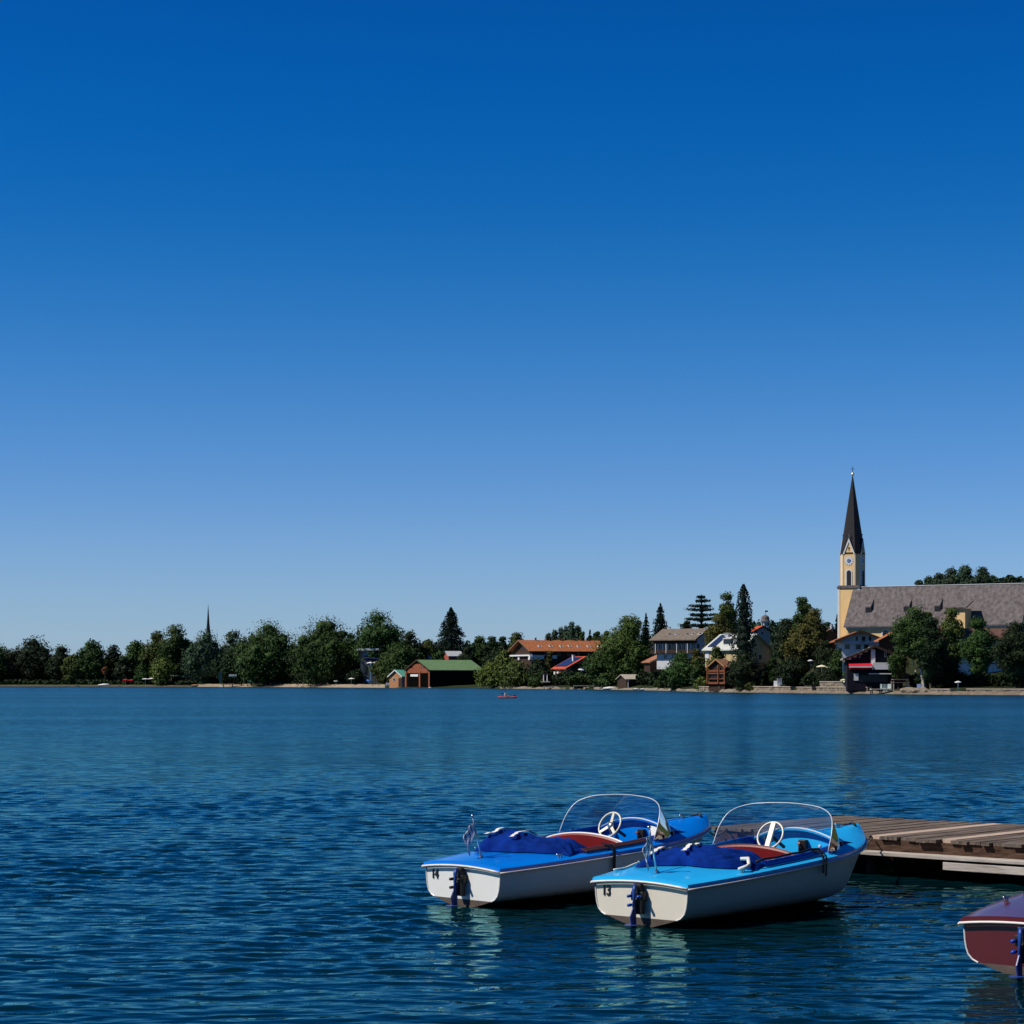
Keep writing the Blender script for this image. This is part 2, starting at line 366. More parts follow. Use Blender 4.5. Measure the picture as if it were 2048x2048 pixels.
def crown(kind, h, w, z0, ls, dens):
    """returns leaf centres and inner boughs for a crown of height h, width w whose foot is at z0"""
    L = []; core = []; NR = []
    area = h*w; total = int(dens*area/(ls*ls)*1.15)
    off = RNG.uniform(0, 50, 3)
    if kind in ('round', 'loose', 'willow', 'bush'):
        K = int(np.clip(area/(ls*ls)/28, 12, 46)) if kind != 'loose' else 34
        cz = z0+h*.52
        for k in range(K):
            d = sph(1)[0]; rad = RNG.uniform(.45, .88) if kind != 'loose' else RNG.uniform(.1, .85)
            if k < 3 and kind != 'loose': d = np.array([RNG.uniform(-.25, .25), 0, 1.]); rad = .86
            c = np.array([d[0]*w/2*rad, d[1]*w/2*rad, cz+d[2]*h/2*rad])
            # slimmer towards the top, a little towards the foot
            tt = (c[2]-z0)/h; taper = min(1, .55+1.0*(1-tt)) if kind != 'bush' else 1
            c[0] *= taper; c[1] *= taper
            r = w*RNG.uniform(.12, .22)*(1 if kind != 'loose' else .85)
            r = min(r, h*.3)
            n = max(10, int(total/K)); s = sph(n); q = s*2.3+off+k; wob = 1+.22*np.sin(q[:, 0:1]*2.1)*np.sin(q[:, 1:2]*1.9)+.16*np.sin(q[:, 2:3]*3.7+q[:, 0:1])
            s = s*wob*RNG.uniform(.6, 1.05, (n, 1))**.4
            P = c+s*np.array([r, r, r*(.8 if kind != 'willow' else .9)]); NR.append(s/np.linalg.norm(s, axis=1)[:, None]+np.array([0, 0, .25]))
            if kind == 'willow':
                drop = RNG.random(n)**1.3*h*.20; out = (P[:, :2]-c[:2]); P[:, 2] -= drop
                P[:, :2] += out*.12
            L.append(P)
            if kind != 'loose': core.append((c, r*.46, r*.40))
        if kind != 'loose':
            core.append(((0, 0, cz), w*.24, h*.30)); core.append(((0, 0, z0+h*.26), w*.27, h*.22))
            n = int(total*.22); s = sph(n); NR.append(s); P = s*np.array([w*.32, w*.32, h*.36])*RNG.uniform(.85, 1.02, (n, 1))+np.array([0, 0, cz]); L.append(P)
    elif kind in ('conifer', 'cedar', 'spruce'):
        lev = {'conifer': 24, 'cedar': 13, 'spruce': 32}[kind]
        for i in range(lev):
            t = (i+.3)/lev; R = w/2*((1-t)**(.85 if kind != 'cedar' else .6))*(.95+.05)
            z = z0+h*min(.985, max(0, t+RNG.normal()*.012)); nb = 9 if kind != 'cedar' else 8; ph = RNG.uniform(0, 6.3)
            for k in range(nb):
                a = ph+k*2*math.pi/nb+RNG.uniform(-.2, .2); Rk = R*RNG.uniform(.60, 1.15)
                n = max(5, int(total/(lev*nb)*(1.7*(1-t)+.3))); u = RNG.random(n)**.7
                x = np.cos(a)*u*Rk; y = np.sin(a)*u*Rk; wd = .16*Rk*(1-u*.5)
                droop = (-.16 if kind == 'conifer' else -.02 if kind == 'cedar' else -.25)
                zz = z+Rk*u*(.10 if kind == 'cedar' else .12)+droop*Rk*u*u*1.6
                P = np.stack([x+RNG.normal(size=n)*wd, y+RNG.normal(size=n)*wd, zz+RNG.normal(size=n)*h/lev*(.14 if kind == 'cedar' else .34)], 1)
                L.append(P)
            core.append(((0, 0, z), max(.15, R*(.33 if kind != 'cedar' else .16)), h/lev*.8))
    elif kind == 'poplar':
        n = total; t = RNG.random(n)
        prof = np.interp(t, [0, .06, .25, .5, .75, .92, 1], [.75, .95, 1, .86, .62, .36, .06])
        a = RNG.uniform(0, 6.283, n); lump = 1+.13*np.sin(a*3+t*22)+.10*np.sin(a*5-t*41)
        r = w/2*prof*lump*RNG.uniform(.78, 1.05, n)
        L.append(np.stack([r*np.cos(a), r*np.sin(a), z0+h*t], 1))
        for q in np.linspace(.05, .93, 12): core.append(((0, 0, z0+h*q), w/2*.72*float(np.interp(q, [0, .25, .5, .75, 1], [.85, 1, .86, .62, .1])), h*.07))
    return np.vstack(L), core, (np.vstack(NR) if NR and sum(map(len, NR)) == sum(map(len, L)) else None)

def tree(name, kind, px, ytop, wpx, b, leaf, label, ybase=None, cat='tree', group=None, dens=1.0, trunk=True, bark=None, foot=.06, yfoot=None, trunk_pts=None):
    if kind in ('conifer', 'cedar', 'spruce'): wpx *= 1.6; dens *= 3.0
    elif kind in ('round', 'willow', 'bush'): wpx *= (1.35 if px < 1000 else 1.18); dens *= 3.4
    D = shD(px)+b; X = Xof(px, D); gz = ground(px, b)-.3; zt = Zof(ytop, D); h = zt-gz; wd = wpx/F*D
    root = empty(name, (X, D, gz), RNG.uniform(0, 6.28), label, cat, group)
    ls = 1.9/F*D*(.75 if kind in ('conifer', 'cedar', 'spruce') else 1)
    if kind in ('conifer', 'cedar', 'spruce'): foot = max(foot, .08)
    z0 = h*foot if yfoot is None else Zof(yfoot, D)-gz
    C, core, nr_ = crown(kind, h-z0, wd, z0, ls, dens)
    leaf_mesh(C, ls, LEAF[leaf], 'crown', core, vert={'willow': .75, 'poplar': .6, 'conifer': .0}.get(kind, 0), parent=root, nrm=nr_)
    if trunk:
        m = MB(); r0 = max(.12, h*.018); S_ = F/D
        if trunk_pts:
            q = root.rotation_euler.z; root.rotation_euler.z = 0
            m.tube([((tx-px)/S_, -.6, Zof(ty, D)-gz) for tx, ty in trunk_pts], [.5, .40, .36, .32, .22][:len(trunk_pts)], 8)
        zt_ = h*(.93 if kind in ('conifer', 'cedar', 'spruce', 'poplar') else .72)
        if not trunk_pts: m.tube([(0, 0, -.3), (r0*.3, 0, h*.2), (0, r0*.4, h*.45), (0, 0, zt_)], [r0*1.3, r0, r0*.75, r0*.25], 7)
        if kind not in ('conifer', 'cedar', 'spruce', 'poplar'):
            for k in range(5):
                a = k*1.26+.4; q = h*(.22+.09*k)
                m.tube([(0, 0, q), (math.cos(a)*wd*.16, math.sin(a)*wd*.16, q+h*.12), (math.cos(a)*wd*.3, math.sin(a)*wd*.3, q+h*.2)], [r0*.5, r0*.35, r0*.12], 5)
        m.build('trunk', bark or BARK, root)
    return root

# ------------------------------------------------------------------ buildings
class House:
    """box house with a gable roof; psi > 0 shows its left gable, psi < 0 its right gable.
       pc/yc: pixel of the roof corner that stands nearest, lpx/gpx: pixel runs of eave and gable"""
    def __init__(s, name, label, pc, yc, yr, b, lpx, gpx, psi, wall, roof, cat='house', ov=.8, rth=.25, trim=None, base=None, group=None, Lm=None):
        s.b = b; D = s.D = shD(pc)+b; s.psi = math.radians(psi); t = (pc-1024)/F; S = s.S = F/D
        r = (math.cos(s.psi), math.sin(s.psi)); g = (-math.sin(s.psi), math.cos(s.psi))
        s.rr = S*(r[0]-t*r[1]); s.gr = S*abs(g[0]-t*g[1])
        s.rr = s.rr if Lm is None else abs(lpx/Lm); s.L = lpx/s.rr if Lm is None else Lm; s.W = gpx/max(s.gr, .02); s.sgn = 1 if psi >= 0 else -1
        gz = (ground(pc, b) if base is None else base)-.5; s.gz = gz
        s.root = empty(name, (Xof(pc, D), D, gz), s.psi, label, cat, group)
        s.x0 = 0 if psi >= 0 else -s.L; s.x1 = s.x0+s.L
        s.ze = Zof(yc, D)-gz; Dr = D+s.W/2*math.cos(s.psi); s.zr = Zof(yr, Dr)-gz; s.ov = ov
        x0, x1, W = s.x0+ov, s.x1-ov, s.W; s.wx0, s.wx1 = x0, x1; s.wy0, s.wy1 = ov, W-ov
        k = (s.zr-s.ze)/(W/2); s.k = k; zw = s.ze+k*ov-rth*.9
        m = MB()
        prof = [(ov, 0), (W-ov, 0), (W-ov, zw), (W/2, s.zr-rth*1.1), (ov, zw)]
        m.prism([(x0, y, z) for y, z in prof], (x1-x0, 0, 0)); s.walls = m.build('wall', wall, s.root)
        s.zw = zw
        m = MB(); a = s.ze; 
        cs = [(0, a), (W/2, s.zr), (W, a), (W, a-rth), (W/2, s.zr-rth*1.05), (0, a-rth)]
        m.add([(s.x0, y, z) for y, z in cs]+[(s.x1, y, z) for y, z in cs],
              [(0, 1, 7, 6), (1, 2, 8, 7), (2, 3, 9, 8), (3, 4, 10, 9), (4, 5, 11, 10), (5, 0, 6, 11), (0, 5, 4, 1), (1, 4, 3, 2), (6, 7, 10, 11), (7, 8, 9, 10)])
        s.roof = m.build('roof', roof, s.root)
        if trim:
            m = MB(); xe = s.x0-.06 if psi >= 0 else s.x1+.06
            for y0, y1 in ((0, W/2), (W, W/2)):
                m.prism([(xe-.08, y0, a+.1), (xe-.08, y1, s.zr+.1), (xe-.08, y1, s.zr-rth*1.6), (xe-.08, y0, a-rth*1.4)], (.16, 0, 0))
            m.build('bargeboard', trim, s.root)
    def zl(s, py, y=0): return Zof(py, s.D+y*math.cos(s.psi))-s.gz
    def win(s, side, f, py, wpx, hpx, frame=WHITE, pane=PANE, name='window'):
        S = s.S
        hh = hpx/S
        if side == 'F':
            x = s.x0+f*s.L; ww = wpx/s.rr; z = s.zl(py); c = (x, s.wy0-.03, z); d = (ww, .12, hh); dp = (ww*.78, .05, hh*.82); off = Vector((0, -.07, 0))
        else:
            y = f*s.W; ww = wpx/s.gr; z = s.zl(py, y); xs = s.wx0-.03 if s.sgn > 0 else s.wx1+.03
            c = (xs, y, z); d = (.12, ww, hh); dp = (.05, ww*.78, hh*.82); off = Vector((-.07*s.sgn, 0, 0))
        fr = MB().box(c, d).build(name, frame, s.root)
        MB().box(Vector(c)+off, dp).build('pane', pane, fr)
        return fr
    def panel(s, name, side, f0, f1, py0, py1, m, depth=.1, out=0):
        if side == 'F':
            xa, xb = s.x0+f0*s.L, s.x0+f1*s.L; za, zb = s.zl(py1), s.zl(py0)
            return MB().box(((xa+xb)/2, s.wy0-out-depth/2, (za+zb)/2), (xb-xa, depth, zb-za)).build(name, m, s.root)
        ya, yb = f0*s.W, f1*s.W; za, zb = s.zl(py1, (ya+yb)/2), s.zl(py0, (ya+yb)/2); xs = (s.wx0-out-depth/2) if s.sgn > 0 else (s.wx1+out+depth/2)
        return MB().box((xs, (ya+yb)/2, (za+zb)/2), (depth, yb-ya, zb-za)).build(name, m, s.root)
    def chimney(s, f, hpx=5, wpx=4, m=BROOF, yf=.5, cap=True):
        x = s.x0+f*s.L; y = yf*s.W; zr = s.zr-abs(y-s.W/2)*s.k; w_ = wpx/s.S; h_ = hpx/s.S
        mb = MB().box((x, y, zr+h_/2-.5), (w_, w_, h_+1))
        if cap: mb.box((x, y, zr+h_+.08), (w_*1.3, w_*1.3, .14))
        return mb.build('chimney', m, s.root)
    def skylight(s, f, q, wpx=6, frame=WHITE):
        x = s.x0+f*s.L; y = q*s.W/2; z = s.ze+s.k*y; an = math.atan(s.k); w_ = wpx/s.rr; R = Matrix.Rotation(an, 3, 'X')
        fr = MB().box((x, y, z+.07), (w_, 1.5, .18), rot=R).build('skylight', frame, s.root)
        MB().box(Vector((x, y, z+.07))+R @ Vector((0, 0, .10)), (w_*.7, 1.15, .06), rot=R).build('pane', PANE, fr)

def sunshade(px, py, wpx, b, label, cloth=WCLOTH, tilt=(0, 0), n=8, group=None, closed=False, name='sunshade'):
    D = shD(px)+b; gz = ground(px, b)-.2; zc = Zof(py, D)-gz; r = wpx/2/F*D
    root = empty(name, (Xof(px, D), D, gz), .3, label, 'umbrella', group)
    MB().tube([(0, 0, 0), (0, 0, zc)], .05, 6).build('pole', STEEL, root)
    m = MB()
    if closed: m.lathe([(.02, .9), (.22, .3), (.3, -.6), (.22, -1.5), (.04, -1.7)], n)
    else: m.lathe([(.02, r*.30), (r*.5, r*.17), (r, 0), (r*1.0, -.14), (r*.97, -.14), (r*.5, r*.12), (.02, r*.26)], n)
    c = m.build('canopy', cloth, root); c.location = (0, 0, zc); c.rotation_euler = (tilt[0], tilt[1], 0)
    return root

# ------------------------------------------------------------------ shoreline setting
SAND = M_('beach_sand', (.30, .235, .165), .95, .25, .6, .1)
strip('beach', 395, 770, -2.4, .12, 9, 1.35, .1, SAND, kind='structure', n=60, rough=.15)
GRASS = M_('lawn_grass', (.030, .045, .012), .95, .4, .3, .1)
strip('lawn', -300, 300, 4, .9, 20, 1.9, .1, GRASS, kind='structure', n=40, rough=.2)
strip('shore_bank', -400, 395, -2.2, .12, 3, .7, .1, M_('bank_earth', (.10, .08, .055), .95, .5, .8, .1), kind='structure', n=60, rough=.3)
strip('shingle_bank', 1000, 1500, -2.4, .12, 2, .62, .1, STONE, kind='structure', n=70, rough=.4)
strip('shingle_bank', 1500, 2300, -2.8, .10, 1.4, .60, .1, M_('pale_shingle', (.20, .155, .115), .95, .4, .8, .1), kind='structure', n=80, rough=.35)

def quay(px0, px1, y0, y1, b, label, m=STONE, name='quay_wall'):
    D = shD((px0+px1)/2)+b; mb = MB(); n = max(4, int((px1-px0)/3)); z0 = -.3; R = random.Random(int(px0))
    root = empty(name, (Xof((px0+px1)/2, D), D, 0), 0, label, 'wall')
    ax = Xof(px0, shD(px0)+b)-root.location.x; bx = Xof(px1, shD(px1)+b)-root.location.x
    ay = shD(px0)+b-D; by = shD(px1)+b-D; z1 = Zof(y0, D); zb = min(Zof(y1, D), z1-.4)
    ang = math.atan2(by-ay, bx-ax); L = math.hypot(bx-ax, by-ay); Rm = Matrix.Rotation(ang, 3, 'Z')
    h = z1-zb+.5; rows = max(2, int(h/.5))
    for j in range(rows):
        x = 0
        while x < L-.3:
            wd = min(R.uniform(.8, 1.9), L-x); c = Rm @ Vector((x+wd/2, R.uniform(-.05, .05), 0))
            mb.box((ax+c.x, ay+c.y, zb-.5+(j+.5)*h/rows), (wd*.95, .9+R.uniform(-.1, .1), h/rows*.95), rot=Rm); x += wd
    mb.build('masonry', m, root)
    MB().box((ax+(Rm @ Vector((L/2, 0, 0))).x, ay+(Rm @ Vector((L/2, 0, 0))).y, z1+.08), (L, 1.2, .16), rot=Rm).build('coping', M_('coping_stone', (.40, .33, .26), .9, .2, 1), root)
    return root
quay(1401, 1443, 1374, 1381, 1, 'low stone quay wall below the wooden lookout tower')
quay(1510, 1585, 1374, 1381, 2, 'stone quay wall with grass on top right of the tall poplar')
quay(1597, 1628, 1375, 1381, 2, 'short stone quay wall between two mooring gaps')
quay(1636, 1740, 1375, 1383, 2, 'long stone quay wall in front of the guesthouse garden')
quay(1643, 1706, 1364, 1372, 9, 'upper stone terrace wall behind the long quay wall')
quay(1866, 1905, 1379, 1386, 1, 'stone quay wall at the right beside the pale trunked tree')
quay(1935, 2100, 1379, 1386, 1, 'stone quay wall continuing past the right end of the gardens')

# ------------------------------------------------------------------ church
def church():
    D0 = shD(1687)+85; S = F/D0; psi = math.radians(-29); gz = ground(1687, 85)-.5
    root = empty('church', (Xof(1687, D0), D0, gz), psi, 'yellow church with tall black slate spire and long grey shingled nave roof', 'church')
    Z = lambda y, dy=0: Zof(y, D0+dy)-gz
    hw = 7.4; ze = Z(1252.5); zr = Z(1175, 6.5); Ln = 46; ov = .9; k = (zr-ze)/hw
    m = MB(); zt = ze-.35+k*ov-.3
    m.prism([(.35, y, z) for y, z in ((ov, 0), (2*hw-ov, 0), (2*hw-ov, zt), (hw, zr-.5), (ov, zt))], (Ln-.7, 0, 0)); m.build('nave_wall', YELLOW, root)
    m = MB(); th = .35
    cs = [(-.0, ze), (hw, zr), (2*hw, ze), (2*hw, ze-th), (hw, zr-th*1.8), (0, ze-th)]
    m.add([(0, y, z) for y, z in cs]+[(Ln, y, z) for y, z in cs], [(0, 1, 7, 6), (1, 2, 8, 7), (2, 3, 9, 8), (3, 4, 10, 9), (4, 5, 11, 10), (5, 0, 6, 11), (0, 5, 4, 1), (1, 4, 3, 2), (6, 7, 10, 11), (7, 8, 9, 10)])
    rf = m.build('nave_roof', NROOF, root)
    MB().tube([(.1, hw, zr+.05), (Ln, hw, zr+.05)], .16, 6).build('ridge_cap', GREYW, rf)
    MB().box((Ln/2, ov-.12, ze-.35), (Ln-.8, .3, .7)).build('cornice', WHITE, root)
    for i in range(6):
        x = 3.6+i*7.4; fr = MB(); pts = [(-1, 0), (1, 0), (1, 3.6)]+[(math.cos(a), 3.6+math.sin(a)) for a in np.linspace(.3, 2.84, 7)]+[(-1, 3.6)]
        fr.prism([(x+p[0]*1.25, ov-.12, ze-6.6+p[1]*1.2) for p in pts], (0, .2, 0)); f = fr.build('nave_window', WHITE, root)
        MB().prism([(x+p[0]*.85, ov-.18, ze-6.2+p[1]*1.1) for p in pts], (0, .1, 0)).build('pane', PANE, f)
    for px in (1742, 1819, 1880):                      # three little lucarnes in the roof
        x = (px-1687-12)/7.6; y = 4.2; z = ze+k*y; m = MB()
        m.add([(x-.75, y-1.7, z-k*1.7+1.6), (x+.75, y-1.7, z-k*1.7+1.6), (x+.75, y-1.7, z-k*1.7-.1), (x-.75, y-1.7, z-k*1.7-.1), (x-.75, y+.9, z+k*.9+.02), (x+.75, y+.9, z+k*.9+.02)],
              [(0, 1, 5, 4), (0, 3, 2, 1), (1, 2, 5), (0, 4, 3)])
        d = m.build('lucarne', NROOF, rf); MB().box((x, y-1.74, z-k*1.7+.75), (1.2, .08, 1.2)).build('opening', BLACK, d)
    # tower
    cx, cy = -1.15, 10.0; ht = 2.95; zc0 = Z(1177, 9); zc1 = Z(1171.5, 9); zte = Z(1108, 8); zga = Z(1077.5, 8); zap = Z(951.6, 9)
    m = MB().box((cx, cy, zc0/2), (2*ht, 2*ht, zc0)); tw = m.build('tower_base', YELLOW, root)
    q = MB()
    for sx in (-1, 1):
        for sy in (-1, 1): q.box((cx+sx*(ht-.22), cy+sy*(ht-.22), zc0/2), (.60, .60, zc0))
    q.build('corner_quoin', WHITE, tw)
    m = MB().prism([(cx+sx*(ht+.25), cy+sy*(ht+.25), zc0) for sx, sy in ((-1, -1), (1, -1), (1, 1), (-1, 1))], (0, 0, .35))
    m.prism([(cx+sx*(ht+.05), cy+sy*(ht+.05), zc0+.35) for sx, sy in ((-1, -1), (1, -1), (1, 1), (-1, 1))], (0, 0, zc1-zc0-.35)); m.build('tower_cornice', NROOF, root)
    a, bq = 1.65, 2.75
    oct_ = [(a, -bq), (bq, -a), (bq, a), (a, bq), (-a, bq), (-bq, a), (-bq, -a), (-a, -bq)]
    m = MB().prism([(cx+x, cy+y, zc1-.1) for x, y in oct_], (0, 0, zte-zc1+.1)); belf = m.build('belfry', YELLOW, root)
    t = MB()
    for x, y in oct_: t.box((cx+x*.985, cy+y*.985, (zc1+zte)/2), (.27, .27, zte-zc1-.02), rot=Matrix.Rotation(math.radians(22), 3, 'Z'))
    t.build('corner_pilaster', WHITE, belf)
    for i in range(4):                                  # four gables with clock and arch
        R = Matrix.Rotation(i*math.pi/2, 3, 'Z'); T = lambda x, y, z: (R @ Vector((x, y, 0)))+Vector((cx, cy, z))
        g = MB().prism([T(-a, -bq, zte-.02), T(a, -bq, zte-.02), T(0, -bq, zga)], R @ Vector((0, 1.2, 0))).build('gable', YELLOW, root)
        e = MB(); o_ = .16
        for s_ in (-1, 1):
            e.prism([T(s_*a, -bq-o_, zte-.1), T(s_*a*.80, -bq-o_, zte-.1), T(0, -bq-o_, zga-.9), T(0, -bq-o_, zga+.1)], R @ Vector((0, .14, 0)))
        e.build('gable_trim', WHITE, g)
        s2 = MB()
        for s_ in (-1, 1):
            s2.add([T(s_*(a+.15), -bq-.05, zte-.15), T(0, -bq-.05, zga+.2), T(0, 0, zga+.2), T(s_*(a+.15), -bq+2.2, zte-.15), T(s_*(a+.15), -bq-.05, zte-.35), T(0, -bq-.05, zga), T(0, 0, zga), T(s_*(a+.15), -bq+2.2, zte-.35)],
                   [(0, 1, 2, 3), (4, 7, 6, 5), (0, 4, 5, 1), (1, 5, 6, 2), (2, 6, 7, 3), (3, 7, 4, 0)])
        s2.build('gable_roof', SLATE, g)
        MB().tube([T(0, -bq+.1, zga), T(0, -bq+.1, zga+.9)], [.07, .04], 6).lathe([(.02, .9), (.2, 1.05), (.02, 1.25)], 8, T(0, -bq+.1, zga)).build('finial', STEEL, g)
        zk = Z(1122, 8); ck = MB(); n = 24
        ring = []
        for j in range(n):
            r_ = 1.35 if j % 2 == 0 else .95; ring.append(T(r_*math.sin(j*2*math.pi/n), -bq-.08, zk+r_*math.cos(j*2*math.pi/n)))
        ck.prism(ring, R @ Vector((0, .1, 0))); c_ = ck.build('clock', WHITE, root)
        MB().prism([T(.55*math.sin(j*.5236), -bq-.12, zk+.55*math.cos(j*.5236)) for j in range(12)], R @ Vector((0, .06, 0))).build('dial', M_('clock_blue', (.12, .20, .34), .5), c_)
        hd = MB(); 
        for an, ln in ((1.45, .8), (2.9, .55)):
            hd.prism([T(-.05*math.cos(an), -bq-.16, zk+.05*math.sin(an)), T(.05*math.cos(an), -bq-.16, zk-.05*math.sin(an)), T(ln*math.sin(an)+.03*math.cos(an), -bq-.16, zk+ln*math.cos(an)), T(ln*math.sin(an), -bq-.16, zk+ln*math.cos(an))], R @ Vector((0, .03, 0)))
        hd.build('clock_hand', BLACK, c_)
        x_ = MB(); zx = Z(1098, 8)
        x_.prism([T(-.09, -bq-.06, zx-.5), T(.09, -bq-.06, zx-.5), T(.09, -bq-.06, zx+.5), T(-.09, -bq-.06, zx+.5)], R @ Vector((0, .08, 0)))
        x_.prism([T(-.26, -bq-.065, zx+.1), T(.26, -bq-.065, zx+.1), T(.26, -bq-.065, zx+.28), T(-.26, -bq-.065, zx+.28)], R @ Vector((0, .08, 0)))
        x_.build('cross_opening', BLACK, g)
        za, zb_ = Z(1172.5, 8), Z(1145.5, 8)
        arch = lambda r_, z0_: [(-r_, z0_), (r_, z0_), (r_, zb_)]+[(r_*math.cos(u), zb_+r_*math.sin(u)) for u in np.linspace(.3, 2.84, 7)]+[(-r_, zb_)]
        aw = MB().prism([T(x, -bq-.1, z) for x, z in arch(.92, za)], R @ Vector((0, .12, 0))).build('arched_window', WHITE, belf)
        MB().prism([T(x, -bq-.16, z) for x, z in arch(.58, za+.15)], R @ Vector((0, .08, 0))).build('louvre', SLATE, aw)
    m = MB(); v = [(cx+x*1.02, cy+y*1.02, zte-.05) for x, y in oct_]+[(cx+x*.035, cy+y*.035, zap) for x, y in oct_]
    m.add(v, [(i, (i+1) % 8, 8+(i+1) % 8, 8+i) for i in range(8)]+[tuple(range(8))[::-1], tuple(range(8, 16))]); spi = m.build('spire', SLATE, root)
    zb2 = Z(948, 9); MB().lathe([(.02, -.42), (.3, -.3), (.42, 0), (.3, .3), (.02, .42)], 10, (cx, cy, zb2)).build('ball', M_('gilt', (.75, .65, .45), .35, .1, 2, .5, .6), spi)
    MB().tube([(cx, cy, zap-.3), (cx, cy, zb2+2.0)], .07, 9).box((cx, cy, zb2+1.3), (.95, .1, .12)).build('cross', BLACK, spi)
    # low sunlit annex behind the big tree
    MB().prism([(28.5, -4, 0), (33, -4, 0), (33, 1.2, 0), (28.5, 1.2, 0)], (0, 0, Z(1222))).build('annex', YELLOW, root)
    MB().prism([(28, -4.6, Z(1222)), (33.5, -4.6, Z(1222)), (33.5, 1.1, Z(1208)), (28, 1.1, Z(1208))], (0, 0, .3)).build('annex_roof', NROOF, root)
church()

def far_spire():
    D = shD(416)+240; gz = 2.0; zt = Zof(1209, D)-gz
    root = empty('church_tower', (Xof(416.4, D), D, gz), .5, 'thin distant black church spire rising behind the left trees', 'church tower')
    zb = Zof(1273, D)-gz; r = 6.2/F*D
    MB().box((0, 0, zb/2-2), (r*1.5, r*1.5, zb-4)).build('tower', WHITE, root)
    MB().lathe([(r*1.15, zb-5), (r, zb-2), (r*.88, zb+.4), (r*.42, zb+(zt-zb)*.45), (.06, zt)], 8).build('spire', SLATE, root)
far_spire()

def dome_tower():
    D = shD(1530)+330; S = F/D; gz = 9; root = empty('dome_tower', (Xof(1530.5, D), D, gz), .3, 'small white tower with dark dome and weather vane on the skyline right of the poplar', 'tower')
    Z = lambda y: Zof(y, D)-gz
    r = 8.2/S
    MB().prism([(r*math.cos(a), r*math.sin(a), 0) for a in np.arange(8)*math.pi/4], (0, 0, Z(1243))).build('drum', WHITE, root)
    for k in range(8):
        a = k*math.pi/4+math.pi/8; R = Matrix.Rotation(a, 3, 'Z')
        MB().box(R @ Vector((r*.93, 0, 0))+Vector((0, 0, Z(1248.5))), (.2, r*.42, 6/S), rot=R).build('window', PANE, root)
    MB().lathe([(r*1.32, Z(1243)), (r*1.25, Z(1241.5)), (r*1.0, Z(1240)), (r*1.02, Z(1237)), (r*.86, Z(1233)), (r*.45, Z(1230.6)), (.1, Z(1229.8))], 12).build('dome', NROOF, root, smooth=True)
    MB().tube([(0, 0, Z(1230)), (0, 0, Z(1221.5))], .09, 5).box((.5, 0, Z(1222.5)), (1.2, .1, .6)).build('weather_vane', BLACK, root)
dome_tower()

# ------------------------------------------------------------------ houses along the far shore
h = House('boathouse', 'large boathouse with long green roof and reddish timber gable at the water', 859, 1340, 1319.5, 1, 112, 52, 30, M_('black_timber', (.010, .008, .007), .9, .3, 2, .05), GREEN, 'boathouse', ov=.5, base=.2, trim=WOOD)
h.panel('gable_boarding', 'G', .10, .90, 1336, 1346, RWOOD, .1, .02)
h.panel('gable_boarding', 'G', .30, .70, 1328, 1335.8, RWOOD, .1, .02)
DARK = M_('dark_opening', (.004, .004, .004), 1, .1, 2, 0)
h.panel('doorway_shade', 'G', .07, .36, 1347, 1374, DARK, .06, .03); h.panel('doorway_shade', 'G', .45, .88, 1347, 1374, DARK, .06, .03)  # near-black sheets paint the shade inside the open doorways
h.panel('post', 'G', .01, .06, 1343, 1375, RWOOD, .3, .05); h.panel('post', 'G', .375, .43, 1343, 1375, RWOOD, .3, .05); h.panel('post', 'G', .92, .98, 1343, 1375, RWOOD, .3, .05)
h.panel('sign_board', 'G', .46, .76, 1348.5, 1353, WHITE, .12, .25); h.win('G', .33, 1335, 4, 5)
h = House('boat_shed', 'small orange timber shed with turquoise roof beside the large boathouse', 804, 1353, 1339.5, 0, 20, 29, 48, OWOOD, TURQ, 'shed', ov=.5, base=.2, trim=WHITE)
h.panel('shed_door', 'G', .06, .30, 1356, 1373, WOOD, .08, .02); h.panel('door_panel', 'F', .12, .60, 1356, 1373, GREYW, .08, .02); h.win('G', .6, 1359, 5, 6)
h = House('apartment_house', 'long dark timbered house with orange tiled roof and a row of skylights', 1059, 1302, 1279.8, 58, 166, 45, 25, WOOD, TROOF, ov=1.6, trim=M_('bargeboard_brown', (.2, .1, .06), .7))
for i, px in enumerate((1074, 1097, 1118, 1136, 1153.5, 1175, 1196)): h.skylight((px-1059+15)/166, .42+.03*(i % 2), 6)
for px, hp in ((1070, 5), (1093, 7), (1100, 3), (1121, 6), (1150, 4), (1164, 4), (1176, 6), (1202, 7)): h.chimney((px-1035)/166, hp-1, 2.6, WOOD)
h.panel('white_balcony', 'F', .01, .18, 1310, 1318, WHITE, 1.4); h.panel('white_balcony', 'F', .24, .34, 1310, 1317, WHITE, 1.2)
h.panel('white_band', 'G', .10, .98, 1309.5, 1312.5, WHITE, .9)
h.panel('white_pillar', 'G', .58, .65, 1312.5, 1320, WHITE, .5); h.panel('white_pillar', 'G', .12, .18, 1312.5, 1320, WHITE, .5); h.panel('white_pillar', 'G', .0, .05, 1309, 1320, WHITE, .5)
for f in (.3, .5, .7): h.win('G', f, 1297, 3, 5, WOOD)
for f in (.22, .38, .5, .62, .75): h.win('F', f, 1308, 5, 6, GREYW)
h = House('lake_house', 'house with bright red roof carrying dark solar panels beside the big chestnut tree', 1131, 1337, 1312.5, 22, 30, 86, -62, OWOOD, RROOF, ov=.8, trim=RROOF)
h.panel('gable_boarding', 'G', .16, .84, 1328, 1345, WOOD, .1, .02); h.win('G', .42, 1338, 12, 9, WHITE, M_('bright_curtain', (.6, .6, .62), .6))
h.chimney(.62, 11, 4.5, WHITE, .32)
m = MB(); an = math.atan(h.k)
